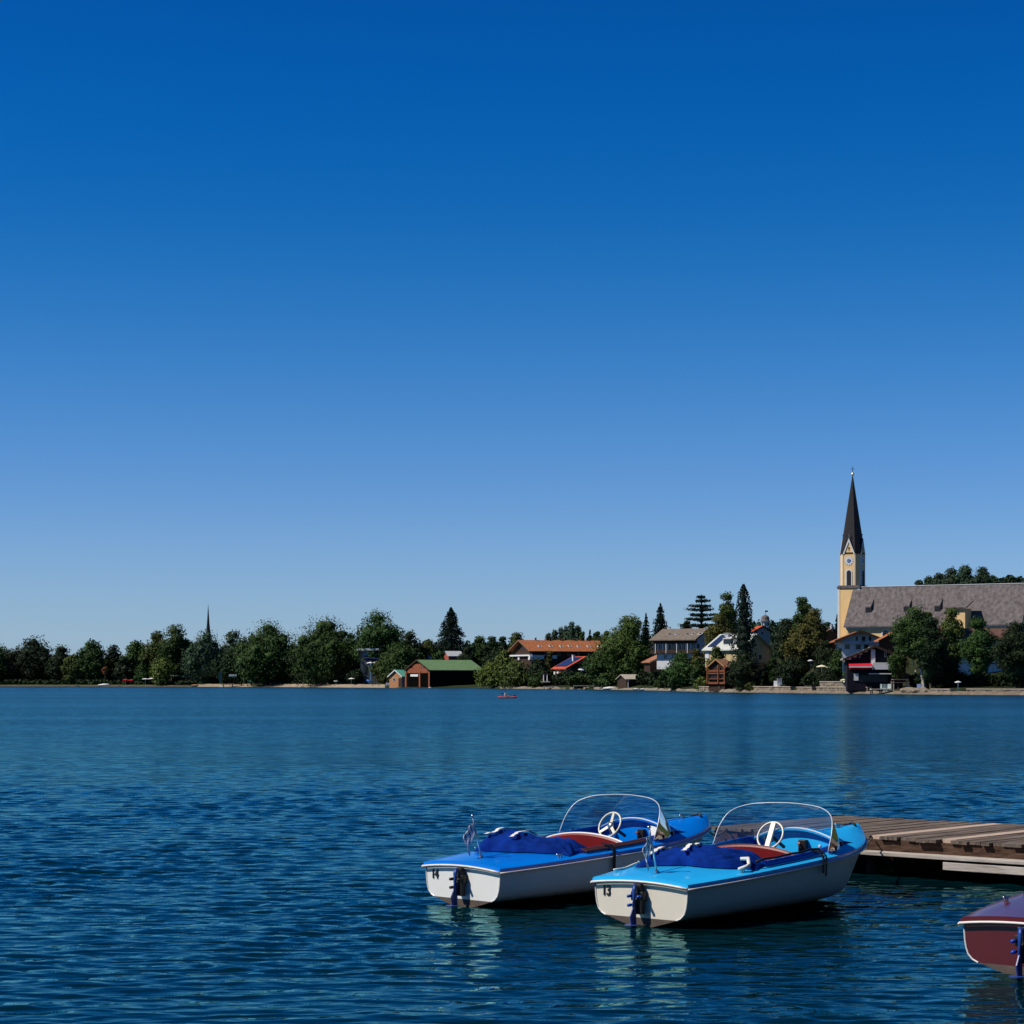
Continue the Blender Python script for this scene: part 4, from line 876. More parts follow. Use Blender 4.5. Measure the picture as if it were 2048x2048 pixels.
def small_boat(px, b, lpx, label, hull=WHITE, cover=None, group=None, rz=0, name='moored_boat', z=0.0):
    D = shD(px)+b; L = lpx/F*D; root = empty(name, (Xof(px, D), D, z), rz, label, 'boat', group)
    xs = np.linspace(-.5, .5, 11)*L; P = []
    for x in xs:
        t = (x/L+.5); wd = L*.17*(1-max(0, (t-.35)/.65)**2.2) if t < .999 else .02; sh = L*.10*(1+.5*t)
        P.append([(x, wd, sh), (x, wd*.95, sh*.5), (x, wd*.6, .02), (x, 0, -.05), (x, -wd*.6, .02), (x, -wd*.95, sh*.5), (x, -wd, sh)])
    m = MB().grid(P); m.add(P[0], [tuple(range(7))]); m.build('hull', hull, root)
    if cover:
        Q = [[(x, p[0][1]*k, p[0][2]+.12+L*.09*(1-k*k)*(1-abs(x/L)*1.3)) for k in (1.05, .7, .35, 0, -.35, -.7, -1.05)] for x, p in zip(xs, P)]
        for q, p in zip(Q, P): q[0] = (q[0][0], q[0][1], p[0][2]-.05); q[-1] = (q[-1][0], q[-1][1], p[0][2]-.05)
        MB().grid(Q, flip=True).build('cover', cover, root)
    else: MB().grid([[(x, p[0][1]*k, p[0][2]-.05) for k in (.97, -.97)] for x, p in zip(xs, P)]).build('interior', M_('boat_inside', (.30, .18, .10), .7), root)
    return root
small_boat(1219, -3, 26, 'white covered motorboat moored left of the boat shelter', WHITE, WCLOTH)
small_boat(1273, -3, 15, 'left one of two white covered boats at the boat shelter', NAVY, WCLOTH, 'covered boats at the shelter', .4); small_boat(1286, -3, 15, 'right one of two white covered boats at the boat shelter', NAVY, WCLOTH, 'covered boats at the shelter', .4)
small_boat(138, -1, 12, 'white dinghy at the extreme left bank', WHITE, None); small_boat(158, -2, 9, 'pale yellow dinghy near the left bank', CCLOTH, None)
small_boat(176, -1, 10, 'white rowing boat with raised bow on the left bank', WHITE, None); small_boat(208, 0, 22, 'long white sailing dinghy lying on the left bank', WHITE, WCLOTH, z=.2)
small_boat(860, -2, 6, 'tiny white tender under the boathouse gable', WHITE, WCLOTH)
small_boat(560, 2, 13, 'upturned pale boat on the beach below the largest willow', OWOOD, None, z=.5); small_boat(390, 0, 14, 'orange and white boat drawn up left of the windsurf sail', WHITE, OWOOD, z=.3)
small_boat(1174, 0, 9, 'small pale boat behind the low jetty', WHITE, None, z=.2)

def timber_jetty(px0, px1, ypx, b, label, deckm=LROOF, thick=.25):
    D = shD((px0+px1)/2)+b; L = (px1-px0)/F*D; z = max(.45, Zof(ypx, D)); root = empty('jetty', (Xof((px0+px1)/2, D), D, 0), 0, label, 'jetty')
    MB().box((0, 0, z), (L, 2.4, thick)).build('deck', deckm, root)
    n = max(3, int(L/2.5))
    for k in range(n):
        for y in (-1, 1): MB().tube([(-L/2+.2+(L-.4)*k/(n-1), y, -1), (-L/2+.2+(L-.4)*k/(n-1), y, z)], .12, 6).build('pile', BARK, root)
    return root
timber_jetty(1147, 1196, 1371.5, -3, 'low timber jetty on pale piles left of the boat shelter'); timber_jetty(1087, 1113, 1373.5, -2, 'small bathing platform below the cream pergola')
timber_jetty(446, 484, 1368.5, -3, 'dark beach landing stage carrying the white board', WOOD); timber_jetty(1741, 1782, 1378.5, -3, 'pale landing stage between the tipped sunshade and the birch', LROOF)

def board(px, py, wpx, hpx, b, label, m=WHITE, name='notice_board', cat='sign'):
    D = shD(px)+b; S = F/D; gz = ground(px, b)-.3; zc = Zof(py, D)-gz; root = empty(name, (Xof(px, D), D, gz), 0, label, cat)
    w_, h_ = wpx/S, hpx/S
    fr = MB().box((0, 0, zc), (w_, .25, h_)).build('frame', m, root); MB().box((0, -.15, zc), (w_*.86, .06, h_*.6)).build('panel', M_('pale_blue_panel', (.45, .55, .62), .6), fr)
    for s in (-1, 1): MB().box((s*w_*.42, .1, zc/2), (.14, .14, zc)).build('post', WOOD, root)
board(466, 1351, 16, 4.5, -2, 'white board on posts over the dark landing stage'); board(784, 1368.5, 25, 6, 1, 'long white panelled barrier on the beach by the turquoise shed', WHITE, 'barrier', 'barrier')

def climbing_frame():
    D = shD(634)+5; gz = ground(634, 5); root = empty('climbing_frame', (Xof(634, D), D, gz), .2, 'pale tripod climbing frame on the beach under the broad willow', 'climbing frame'); h_ = 17/F*D
    for x in (-1, 1):
        for y in (-1, 1): MB().tube([(x*2.2+.6, y*1.2, 0), (x*1.0+.6, 0, h_)], .11, 6).build('leg', LROOF, root)
    MB().tube([(-.6, 0, h_), (1.8, 0, h_)], .1, 6).build('crossbar', LROOF, root); MB().box((.6, 0, 1.2), (2.4, 1.6, .2)).build('platform', RWOOD, root)
climbing_frame()
def wind_sail():
    D = shD(442)-4; root = empty('windsurf_board', (Xof(444, D), D, 0), .2, 'windsurf board with green and yellow sail at the beach edge', 'windsurfer'); h_ = 28/F*D
    MB().lathe([(.02, -1.2), (.25, -.6), (.3, .3), (.02, 1.3)], 8).build('board', WHITE, root).rotation_euler = (0, math.pi/2, 0)
    m = MB(); P = [[(-.1-1.6*math.sin(t*2.4)*(1-k), -.06+.12*math.sin(k*3.1)*math.sin(t*3), .7+h_*t*.96) for k in (1, .66, .33, 0)] for t in np.linspace(0, 1, 9)]
    s = m.grid(P).build('sail', M_('green_sail', (.10, .24, .20), .8), root); md = s.modifiers.new('t', 'SOLIDIFY'); md.thickness = .03
    MB().tube([(0, 0, 0), (-.1, 0, h_+.7)], .06, 6).build('mast', M_('yellow_mast', (.75, .55, .08), .6), root)
wind_sail()
def pergola():
    D = shD(1091)+6; S = F/D; gz = ground(1091, 6)-.2; root = empty('pergola', (Xof(1091, D), D, gz), 0, 'cream pergola with two white columns below the dark shrubby tree', 'pergola'); Z = lambda y: Zof(y, D)-gz
    MB().box((0, 0, Z(1363.5)), (18/S, 2.4, 2.2/S)).build('plinth', CREAM, root); MB().box((0, 0, Z(1347.5)), (16/S, 2.2, 1.6/S)).build('beam', WOOD, root)
    for x in (-3.6, 3.6):
        MB().tube([(x/S, -.9, Z(1363)), (x/S, -.9, Z(1348))], .2, 8).build('column', WHITE, root)
pergola()
def canopy_table():
    D = shD(1800)+5; S = F/D; gz = ground(1800, 5)-.2; root = empty('arbour', (Xof(1800, D), D, gz), 0, 'weathered wooden arbour at the water left of the birch trunk', 'arbour'); Z = lambda y: Zof(y, D)-gz
    MB().box((0, 0, Z(1359)), (30/S, 3, 1.6/S)).box((0, -1.5, Z(1365)), (34/S, .3, 1.0/S)).build('roof_slats', M_('weathered_slats', (.20, .13, .10), .9, .3, 2), root)
    for x in (-15, 15):
        for y in (-1.3, 1.3): MB().box((x/S, y, Z(1366)/2), (.2, .2, Z(1359))).build('post', LROOF, root)
canopy_table()
def chair(px, b, label, z=None, m=WHITE, group=None, s=1.0):
    D = shD(px)+b; gz = ground(px, b) if z is None else z; root = empty('garden_chair', (Xof(px, D), D, gz), RNG.uniform(-.6, .6), label, 'chair', group)
    MB().box((0, 0, .45*s), (.6*s, .6*s, .08)).build('seat', m, root); MB().box((0, .28*s, .8*s), (.6*s, .07, .75*s)).build('backrest', m, root)
    for x in (-.26, .26):
        for y in (-.26, .26): MB().box((x*s, y*s, .22*s), (.06, .06, .45*s)).build('leg', m, root)
chair(1551, 6, 'left white garden chair under the dark tree', s=1.7, group='white chairs under the dark tree'); chair(1562, 6, 'right white garden chair under the dark tree', s=2.2, group='white chairs under the dark tree')
for i, lb in enumerate(('leftmost of the four pale chairs on the landing stage', 'second from left of the four pale chairs on the landing stage', 'third from left of the four pale chairs on the landing stage', 'rightmost of the four pale chairs on the landing stage')):
    chair(1764+4.6*i, 4, lb, m=M_('pale_green_seat', (.5, .58, .55), .7), s=1.3, group='pale chairs on the landing stage')
chair(1838, 3, 'blue grey chair at the foot of the birch', m=M_('grey_blue_seat', (.3, .35, .5), .7), s=1.4)
def boulder(px, b, r, label):
    D = shD(px)+b; v, f = ICO; c = Vector((0, 0, 0)); m = MB()
    import bmesh
    bm = bmesh.new(); bmesh.ops.create_icosphere(bm, subdivisions=3, radius=1)
    for q in bm.verts:
        n_ = mnoise.noise(q.co*1.3+Vector((px, 0, 0)))*.35; q.co *= 1+n_; q.co.x *= r*1.5; q.co.y *= r; q.co.z *= r*.75
    me = bpy.data.meshes.new('boulder'); bm.to_mesh(me); bm.free(); me.materials.append(STONE)
    o = bpy.data.objects.new('boulder', me); COL.objects.link(o); o.location = (Xof(px, D), D, r*.45); tag(o, label, 'rock', 'boulders at the birch')
for px, r, lb in ((1817, 1.2, 'leftmost mossy boulder on the bank beside the birch'), (1829, 1.0, 'second mossy boulder from the left beside the birch'), (1841, 1.2, 'mossy boulder directly below the birch trunk'), (1852, .9, 'small boulder right of the birch trunk')):
    boulder(px, 1, r, lb)

# ------------------------------------------------------------------ people
def skin_body(name, joints, edges, root_i, mats, parent, sub=1):
    me = bpy.data.meshes.new(name); me.from_pydata([j[0] for j in joints], edges, []); o = bpy.data.objects.new(name+'_tmp', me); COL.objects.link(o)
    sk = o.modifiers.new('s', 'SKIN'); ss = o.modifiers.new('u', 'SUBSURF'); ss.levels = sub; ss.render_levels = sub
    lay = me.skin_vertices[0].data
    for i, j in enumerate(joints): lay[i].radius = (j[1], j[1] if len(j) < 3 else j[2]); lay[i].use_root = (i == root_i)
    dg = bpy.context.evaluated_depsgraph_get(); ev = o.evaluated_get(dg); m2 = bpy.data.meshes.new_from_object(ev)
    bpy.data.objects.remove(o); m2.name = name; m2.materials.clear()
    for m in mats: m2.materials.append(m)
    for p in m2.polygons: p.use_smooth = True; p.material_index = 0
    r = bpy.data.objects.new(name, m2); COL.objects.link(r)
    if parent: r.parent = parent
    return r
def person(loc, rz, label, pose='stand', top=None, group=None, z=0):
    root = empty('person', loc, rz, label, 'person', group)
    if pose == 'stand':
        J = [((0, 0, .95), .13, .11), ((0, 0, 1.15), .13, .10), ((0, 0, 1.38), .16, .10), ((0, 0, 1.50), .06), ((0, -.01, 1.66), .09, .10), ((0, -.01, 1.76), .06)]
        E_ = [(0, 1), (1, 2), (2, 3), (3, 4), (4, 5)]
        for s in (-1, 1):
            k = len(J); J += [((s*.18, 0, 1.40), .055), ((s*.24, .02, 1.14), .042), ((s*.26, -.06, .90), .033), ((s*.26, -.09, .80), .03)]; E_ += [(2, k), (k, k+1), (k+1, k+2), (k+2, k+3)]
            k = len(J); J += [((s*.10, 0, .86), .085), ((s*.11, -.01, .48), .058), ((s*.12, .02, .09), .038), ((s*.12, -.13, .03), .035)]; E_ += [(0, k), (k, k+1), (k+1, k+2), (k+2, k+3)]
        hz = 1.70; hy = .0; tz = (.72, 1.0)
    else:   # sitting, legs stretched forward (-y)
        J = [((0, 0, .14), .14, .11), ((0, .04, .36), .13, .10), ((0, .05, .60), .16, .10), ((0, .03, .72), .06), ((0, .01, .87), .09, .10), ((0, .01, .97), .06)]
        E_ = [(0, 1), (1, 2), (2, 3), (3, 4), (4, 5)]
        for s in (-1, 1):
            k = len(J); J += [((s*.18, .04, .62), .052), ((s*.27, -.10, .42), .042), ((s*.25, -.34, .44), .033), ((s*.25, -.42, .46), .03)]; E_ += [(2, k), (k, k+1), (k+1, k+2), (k+2, k+3)]
            k = len(J); J += [((s*.10, -.08, .13), .08), ((s*.12, -.48, .26), .055), ((s*.12, -.86, .10), .038), ((s*.12, -.95, .16), .032)]; E_ += [(0, k), (k, k+1), (k+1, k+2), (k+2, k+3)]
        hz = .92; hy = .02
    skin_body('body', J, E_, 0, [SKIN], root)
    MB().lathe([(.02, .11), (.075, .08), (.10, .0), (.095, -.06), (.02, -.05)], 10, (0, hy+.02, hz+.03)).build('hair', HAIR, root, smooth=True)
    if top:
        if pose == 'stand': MB().lathe([(.16, 1.0), (.165, .9), (.18, .78), (.17, .62)], 10).build('shorts', top, root, smooth=True)
        else: MB().lathe([(.15, .12), (.16, .3), (.18, .5), (.19, .62), (.09, .70)], 10, (0, .04, 0)).build('life_vest', top, root, smooth=True)
    return root
def bather(px, b, label, pose='stand', m=None, rz=0.0, hip=None):
    D = shD(px)+b; person((Xof(px, D), D, ground(px, b) if hip is None else hip), rz, label, pose, m or NAVY, group='bathers on the beach')
bather(597, 1, 'person standing on the beach left of the climbing frame, arms down', 'stand', NAVY, .4); bather(606, 0, 'person in dark shorts at the water edge next to the climbing frame', 'stand', BLACK, 2.2)
bather(641, 2, 'person in red shorts just right of the climbing frame', 'stand', RCLOTH, 1.2); bather(622, 1, 'person sitting on the sand in front of the climbing frame', 'sit', NAVY, .5)
bather(529, 2, 'person sitting on the beach under the largest willow, blue top', 'sit', NAVY, -.4); bather(541, 1, 'person standing under the largest willow in red shorts', 'stand', RCLOTH, .2)
bather(487, 0, 'person standing at the right end of the landing stage', 'stand', WOOD, .8); bather(758, 2, 'person in dark shorts walking on the pavilion beach', 'stand', BLACK, 1.5)
bather(237, -3, 'person wading at the left bank with blue shorts', 'stand', NAVY, .3, hip=-.5); bather(1733, 6, 'person sitting at the stone terrace in a red top', 'sit', RCLOTH, .4)
bather(1722, 6, 'person sitting at the terrace in a pale top left of the red top', 'sit', CCLOTH, .1); bather(655, 3, 'person in orange shorts near the small white sunshade', 'stand', OWOOD, -.5)

def kayak():
    D = H*F/(1396.5-HY); root = empty('kayak', (Xof(1015, D), D, .02), math.radians(-4), 'red kayak out on the lake', 'kayak'); L = 38/F*D
    P = []
    for t in np.linspace(0, 1, 17):
        x = (t-.5)*L; wd = .30*math.sin(math.pi*min(.999, max(.001, t)))**.6; up = .10*abs(2*t-1)**3; P.append([(x, wd*math.cos(a), up+.09+.13*math.sin(a)) for a in np.linspace(0, 2*math.pi, 12, endpoint=False)])
    MB().grid(P, closeu=True).build('hull', M_('kayak_red', (.55, .05, .04), .4), root, smooth=True)
    MB().tube([(-.25+.35*math.cos(a), .22*math.sin(a), .235) for a in np.linspace(0, 2*math.pi, 14, endpoint=False)], .025, 5, closed=True).build('cockpit_rim', BLACK, root)
    p = person((Xof(1011, D), D, .10), math.radians(86), 'person paddling the red kayak in a pale blue vest', 'sit', M_('pale_blue_vest', (.35, .40, .5), .8))
    q = empty('paddle', (Xof(1013, D)+.35, D-.1, .62), .5, 'double bladed paddle held by the kayaker', 'paddle')
    MB().tube([(-1.0, 0, .10), (1.0, 0, -.18)], .018, 6).build('shaft', BLACK, q)
    for s, z in ((-1, .11), (1, -.19)): MB().lathe([(.01, -.22), (.09, -.1), (.09, .1), (.01, .22)], 8).build('blade', BLACK, q).matrix_local = Matrix.Translation((s*1.1, 0, z)) @ Matrix.Rotation(math.pi/2, 4, 'Y') @ Matrix.Diagonal((1, .2, 1, 1))
kayak()

# ------------------------------------------------------------------ the moored hire boats
AZ_OUT = [(0, .635), (.45, .725), (.9, .79), (1.5, .84), (2.1, .87), (2.7, .865), (3.2, .775), (3.65, .615), (4.0, .435), (4.25, .29), (4.43, .175), (4.54, .085), (4.58, .001)]
def cat_pts(P, per=4):
    Q = [Vector((p[0], p[1], 0)) for p in P]; Q = [Q[0]*2-Q[1]]+Q+[Vector((P[-1][0], -P[-2][1], 0))]; out = []
    for i in range(1, len(Q)-2):
        for k in range(per):
            t = k/per; a, b, c, d = Q[i-1:i+3]
            out.append(.5*((2*b)+(c-a)*t+(2*a-5*b+4*c-d)*t*t+(3*b-a-3*c+d)*t**3))
    out.append(Q[-2]); return [(p.x, max(.001, p.y)) for p in out]
OUT = cat_pts(AZ_OUT, 4)
CP0, CP1 = 1.25, 3.18
def sheer(x): return .50+.061*x
def crownz(x, b, y):
    c = .042+.073*sstep(2.0, 3.4, x); return sheer(x)+c*(1-(y/max(b, .01))**2)
def beam(x): return float(np.interp(x, [p[0] for p in OUT], [p[1] for p in OUT]))

BL = dict(
    azure=M_('azure_gelcoat', (.0, .19, .74), .22, .05, 1.5, .5, coat=.3),
    cyan=M_('light_azure_gelcoat', (.02, .46, .90), .22, .05, 1.5, .5, coat=.3),
    reddeck=M_('red_gelcoat', (.10, .008, .008), .25, .1, 1.5, .5, coat=.3),
    ultra=M_('ultramarine_gelcoat', (.0, .06, .42), .25, .1, 2, .5, coat=.3),
    white=M_('white_gelcoat', (.80, .79, .76), .35, .05, 2.2, .5, col2=(.72, .70, .66)),
    cream=M_('cream_gelcoat', (.78, .71, .59), .35, .07, 2.2, .5, col2=(.68, .61, .50)),
    maroon=M_('maroon_gelcoat', (.09, .010, .012), .35, .1, 2, .5),
    boot=M_('brown_antifouling', (.10, .075, .06), .7, .3, 5, .2),
    rail=M_('white_rub_rail', (.72, .66, .60), .45, .1, 6, .4),
    red=M_('red_vinyl', (.17, .006, .005), .45, .12, 3, .4),
    wheelw=M_('cream_plastic', (.66, .62, .50), .35, .05, 3, .5),
    cover=M_('blue_cover_cloth', (.002, .022, .17), .85, .35, 4, .04, bump=.012),
    strap=M_('white_webbing', (.70, .68, .64), .8, .05, 5, .2),
    slat=M_('brown_slats', (.16, .06, .05), .6, .3, 3, .3),
    rud=M_('blue_rudder_paint', (.012, .045, .22), .4, .2, 4, .4),
    paper=M_('paper', (.8, .8, .78), .7, .02, 3, .2))
ACR = glass_mat('acrylic_windscreen', (.80, .90, .97)); FLAG = flag_mat()

def text_mesh(txt, size, m, parent, mtx, name='number', sx=.80, off=.0035):
    cu = bpy.data.curves.new('t', 'FONT'); cu.body = txt; cu.size = size; cu.extrude = .003; cu.offset = off; cu.align_x = 'CENTER'; cu.align_y = 'CENTER'; cu.space_character = .95
    o = bpy.data.objects.new('t', cu); COL.objects.link(o); dg = bpy.context.evaluated_depsgraph_get(); me = bpy.data.meshes.new_from_object(o.evaluated_get(dg)); bpy.data.objects.remove(o)
    me.materials.clear(); me.materials.append(m); me.transform(Matrix.Diagonal((sx, 1, 1, 1))); me.name = name
    r = bpy.data.objects.new(name, me); COL.objects.link(r); r.parent = parent; r.matrix_local = mtx; return r

def hull_section(x, b):
    fy = [1, .995, .985, .965, .93, .86, .77, .60, .40, .20, 0]; fz = [1, .85, .68, .53, .41, .32, .27, .205, .135, .065, 0]
    tb = sstep(2.6, 4.7, x); zs = sheer(x)-.045; zk = -.05+.12*tb*tb; rake = .62*tb**2.2; out = []
    for y, z in zip(fy, fz):
        yy = b*(y*(1-tb)+(y*(.35+.65*z))*tb); out.append(Vector((x-rake*(1-z)**1.1, yy, zk+(zs-zk)*z)))
    return out

def make_boat(label, X, Y, a, number, deck, hullm, group='hire boats moored at the jetty', style=0):
    root = empty('motorboat', (X, Y, 0), math.pi/2-math.radians(a), label, 'boat', group)
    B = BL
    # hull with bottom paint
    P = []
    for x, b in OUT:
        s = hull_section(x, b); P.append(s+[Vector((p.x, -p.y, p.z)) for p in s[-2::-1]])
    m = MB(); R = len(P); Cn = len(P[0]); vs = [v for r_ in P for v in r_]; m.v = [tuple(v) for v in vs]
    for i in range(R-1):
        for j in range(Cn-1):
            zc = (P[i][j].z+P[i][j+1].z+P[i+1][j].z+P[i+1][j+1].z)/4; m.f.append([i*Cn+j, (i+1)*Cn+j, (i+1)*Cn+j+1, i*Cn+j+1]); m.m.append(1 if min(j, Cn-2-j) >= 6 else 0)
    h_ = m.build('hull', [hullm, B['boot']], root, smooth=True)
    tm = MB(); ts = P[0]; up = ts[:7]+ts[-7:]; tt_ = [Vector((-.004, y, crownz(0, .635, y)-.05)) for y in np.linspace(-.58, .58, 9)]; poly = [v+Vector((-.004, 0, 0)) for v in up]+tt_; tm.add(poly, [tuple(range(len(poly)))]); tm.add([v+Vector((-.004, 0, 0)) for v in ts[6:-6]], [tuple(range(len(ts)-12))], 1)
    tr = tm.build('transom', [hullm, B['boot']], root)
    MB().tube([v+Vector((-.004, 0, 0)) for v in up[:7]], .009, 6).build('transom_edge', B['white'], tr); MB().tube([v+Vector((-.004, 0, 0)) for v in up[7:]], .009, 6).build('transom_edge', B['white'], tr)
    # deck
    xs = sorted(set([p[0] for p in OUT]+[CP0, CP1])); m = MB(); yi = lambda x: beam(x)-.175
    def fr(x):
        b = beam(x)+.022; q = max(.0, b-.2) if x > CP1-.02 or x < CP0+.02 else yi(x)
        if x > 4.3: q = b*.5
        ys = [-b, -b+.03 if b > .1 else -b*.8, -q, -q*.66, -q*.33, 0, q*.33, q*.66, q, b-.03 if b > .1 else b*.8, b]
        return [Vector((x+(-.03 if x == 0 else 0)+(.025*sstep(4.3, 4.74, x)), y, crownz(x, b, y)-(.012 if abs(abs(y)-b) < 1e-6 else 0))) for y in ys]
    rows = [fr(x) for x in xs]; C = 11; m.v = [tuple(v) for r_ in rows for v in r_]
    for i in range(len(xs)-1):
        mid = (xs[i]+xs[i+1])/2
        for j in range(C-1):
            if CP0 < mid < CP1 and 2 <= j <= 7: continue
            m.f.append([i*C+j, (i+1)*C+j, (i+1)*C+j+1, i*C+j+1]); m.m.append(0)
    edge = [r_[0] for r_ in rows]+[r_[-1] for r_ in rows[::-1]]
    n = len(edge)-1; o = len(m.v); n1 = n+1; m.v += [tuple(e) for e in edge]+[(e.x, e.y, e.z-.05) for e in edge]
    for i in range(n): m.f.append([o+i, o+i+1, o+n1+i+1, o+n1+i]); m.m.append(0)
    tb = rows[0]; o = len(m.v); m.v += [tuple(v) for v in tb]+[(v.x, v.y, v.z-.05) for v in tb]
    for i in range(C-1): m.f.append([o+i, o+C+i, o+C+i+1, o+i+1]); m.m.append(0)
    dk = m.build('deck', [deck, B['ultra']], root, smooth=True); em = dk.modifiers.new('e', 'EDGE_SPLIT'); em.split_angle = math.radians(40)
    # seams in the deck
    sm = MB(); sm.tube([(x, 0, crownz(x, beam(x), 0)+.001) for x in np.linspace(.25, CP0, 6)], .004, 4); sm.tube([(x, 0, crownz(x, beam(x), 0)+.001) for x in np.linspace(3.5, 4.5, 8)], .004, 4)
    sm.build('deck_seam', B['ultra'], dk)
    rail = [Vector((v.x+(-.012 if v.x < 0.01 else 0), v.y+(.012 if v.y > 0 else -.012), v.z-.052)) for v in edge]
    MB().tube(rail, .013, 6).build('rub_rail', B['rail'], root, smooth=True)
    MB().tube([Vector((-.045, y, crownz(0, .66, y)-.055)) for y in np.linspace(-.66, .66, 13)], .014, 6).build('stern_rail', B['rail'], root, smooth=True)
    # cockpit: coaming, lining, floor
    m = MB()
    for s in (-1, 1):
        Q = []
        for x in np.linspace(CP0, CP1, 12):
            y = yi(x); z = crownz(x, beam(x), y); Q.append([(x, s*(y+.03), z-.01), (x, s*(y+.025), z+.05), (x, s*(y-.005), z+.05), (x, s*(y-.012), z-.1), (x, s*(y*.86), .22)])
        m.grid(Q)
    y = yi(CP0); z = crownz(CP0, beam(CP0), 0); m.grid([[(CP0-.03, t*y, crownz(CP0, beam(CP0), t*y)-.01), (CP0-.025, t*y, crownz(CP0, beam(CP0), t*y)+.05), (CP0, t*y, crownz(CP0, beam(CP0), t*y)+.05), (CP0+.01, t*y*.86, .22)] for t in np.linspace(-1, 1, 9)])
    m.build('coaming', B['ultra'], root, smooth=False)
    m = MB(); m.grid([[(x, t*(yi(x)*.87), .222) for t in (-1, 0, 1)] for x in np.linspace(CP0, CP1, 6)]); m.build('cockpit_floor', M_('grey_floor', (.15, .17, .2), .8), root)
    # dashboard
    DX = CP1-.03; m = MB(); rows_ = []
    for t in np.linspace(-1, 1, 15):
        yy = t*yi(DX)*.995; zt = crownz(CP1, beam(CP1), yy)+.075*(1-t*t)+.03
        rows_.append([(CP1+.35, yy, crownz(CP1+.35, beam(CP1+.35), yy)-.004), (CP1+.10, yy, zt+.004), (CP1-.02, yy, zt+.006), (CP1-.06, yy, zt-.008), (CP1-.055, yy, zt-.028), (CP1+.01, yy, zt-.05), (CP1+.02, yy*.86, .22)])
    m.grid(rows_); dash = m.build('dashboard', deck, root, smooth=False)
    MB().tube([(CP1-.05, t*yi(DX)*.97, crownz(CP1, beam(CP1), t*yi(DX))+.075*(1-t*t)+.034) for t in np.linspace(-1, 1, 15)], .008, 5).build('dash_trim', B['white'], dash)
    MB().box((CP1-.02, -.09, .69), (.06, .11, .16)).build('control_box', BLACK, dash, bevel=.01); MB().tube([(CP1-.05, -.08, .70), (CP1-.10, -.075, .73)], [.014, .02], 8).build('throttle_lever', B['red'], dash)
    if style == 0: MB().box((CP1-.035, -.37, .735), (.008, .24, .17), rot=Matrix.Rotation(.1, 3, 'Y')).build('notice_card', B['paper'], dash)
    else:
        MB().tube([(CP1-.02, -.34, .70), (CP1-.07, -.36, .67), (CP1-.08, -.50, .66), (CP1-.07, -.64, .68), (CP1-.02, -.66, .71)], .014, 7).build('grab_handle', B['ultra'], dash, smooth=True)
        MB().box((CP1-.03, -.335, .705), (.03, .03, .03)).box((CP1-.03, -.665, .715), (.03, .03, .03)).build('handle_fitting', B['white'], dash, bevel=.006)
    MB().tube([(CP1-.02, yi(DX)*.7, .66), (CP1-.09, yi(DX)*.7, .76)], .012, 6).lathe([(.001, .0), (.02, .01), (.02, .04), (.001, .05)], 8, (CP1-.09, yi(DX)*.7, .75)).build('switch_lever', STEEL, dash)
    # steering wheel
    wc = Vector((2.82, .16, .83)); tl = math.radians(62); Rw = Matrix.Rotation(-tl, 3, 'Y')
    sw = empty('steering_wheel', wc, 0); sw.parent = root; del_loc = wc
    T = lambda v: Rw @ Vector(v)
    wh = MB(); wh.tube([T((.175*math.cos(t), .175*math.sin(t), 0)) for t in np.linspace(0, 2*math.pi, 33)[:-1]], .0125, 8, closed=True).build('rim', B['wheelw'], sw, smooth=True)
    sp_ = MB()
    if style == 0:
        for a_ in (0.0, 2.3, -2.3): sp_.prism([T((.04*math.cos(a_+.6), .04*math.sin(a_+.6), -.02)), T((.17*math.cos(a_+.10), .17*math.sin(a_+.10), -.005)), T((.17*math.cos(a_-.10), .17*math.sin(a_-.10), -.005)), T((.04*math.cos(a_-.6), .04*math.sin(a_-.6), -.02))], T((0, 0, .012)))
        sp_.build('spokes', B['wheelw'], sw); q = MB(); q.lathe([(.001, .012), (.035, .01), (.05, -.01), (.045, -.03), (.001, -.03)], 14); q.v = [tuple(T(v)) for v in q.v]; q.build('hub', STEEL, sw, smooth=True)
    else:
        sp_.prism([T((.168, .035, .012)), T((.168, -.035, .012)), T((-.168, -.035, .012)), T((-.168, .035, .012))], T((0, 0, -.03))).build('spokes', B['wheelw'], sw, bevel=.006)
    MB().tube([T((0, 0, -.01)), T((0, 0, -.34))], .022, 8).build('steering_column', BLACK, sw)
    # seats
    m = MB(); R2 = []
    for t in np.linspace(-1, 1, 17):
        zt = .64+.12*(1-t*t)**.8+(.0); yy = t*.72; R2.append([(2.16, yy, .30), (2.13, yy, zt-.02), (2.145, yy, zt), (2.175, yy, zt), (2.19, yy, zt-.02), (2.21, yy, .30)])
    m.grid(R2); bk = m.build('seat_back', B['red'], root, smooth=False)
    MB().tube([(2.16, t*.72, .645+.12*(1-t*t)**.8) for t in np.linspace(-1, 1, 17)], .014 if style == 0 else .006, 6).build('seat_piping', B['white'] if style == 0 else B['maroon'], bk, smooth=True)
    MB().box((2.43, 0, .33), (.46, 1.34, .09)).build('front_seat', B['red'], root, bevel=.025); MB().box((1.75, 0, .33), (.5, 1.30, .09)).build('rear_seat', B['red'], root, bevel=.025)
    m = MB()
    for k in range(3): m.tube([(x, -(yi(x)+.04+.035*k), crownz(x, beam(x), yi(x))+.045-.008*k) for x in np.linspace(1.35, 2.45, 6)], .013, 5)
    m.build('side_slats', B['slat'] if style == 0 else B['ultra'], root)
    # windscreen
    base = [(2.56, -.82, .69), (2.85, -.77, .70), (3.10, -.66, .715), (3.32, -.48, .735), (3.44, -.27, .755), (3.48, 0, .765)]; base += [(x, -y, z) for x, y, z in base[-2::-1]]
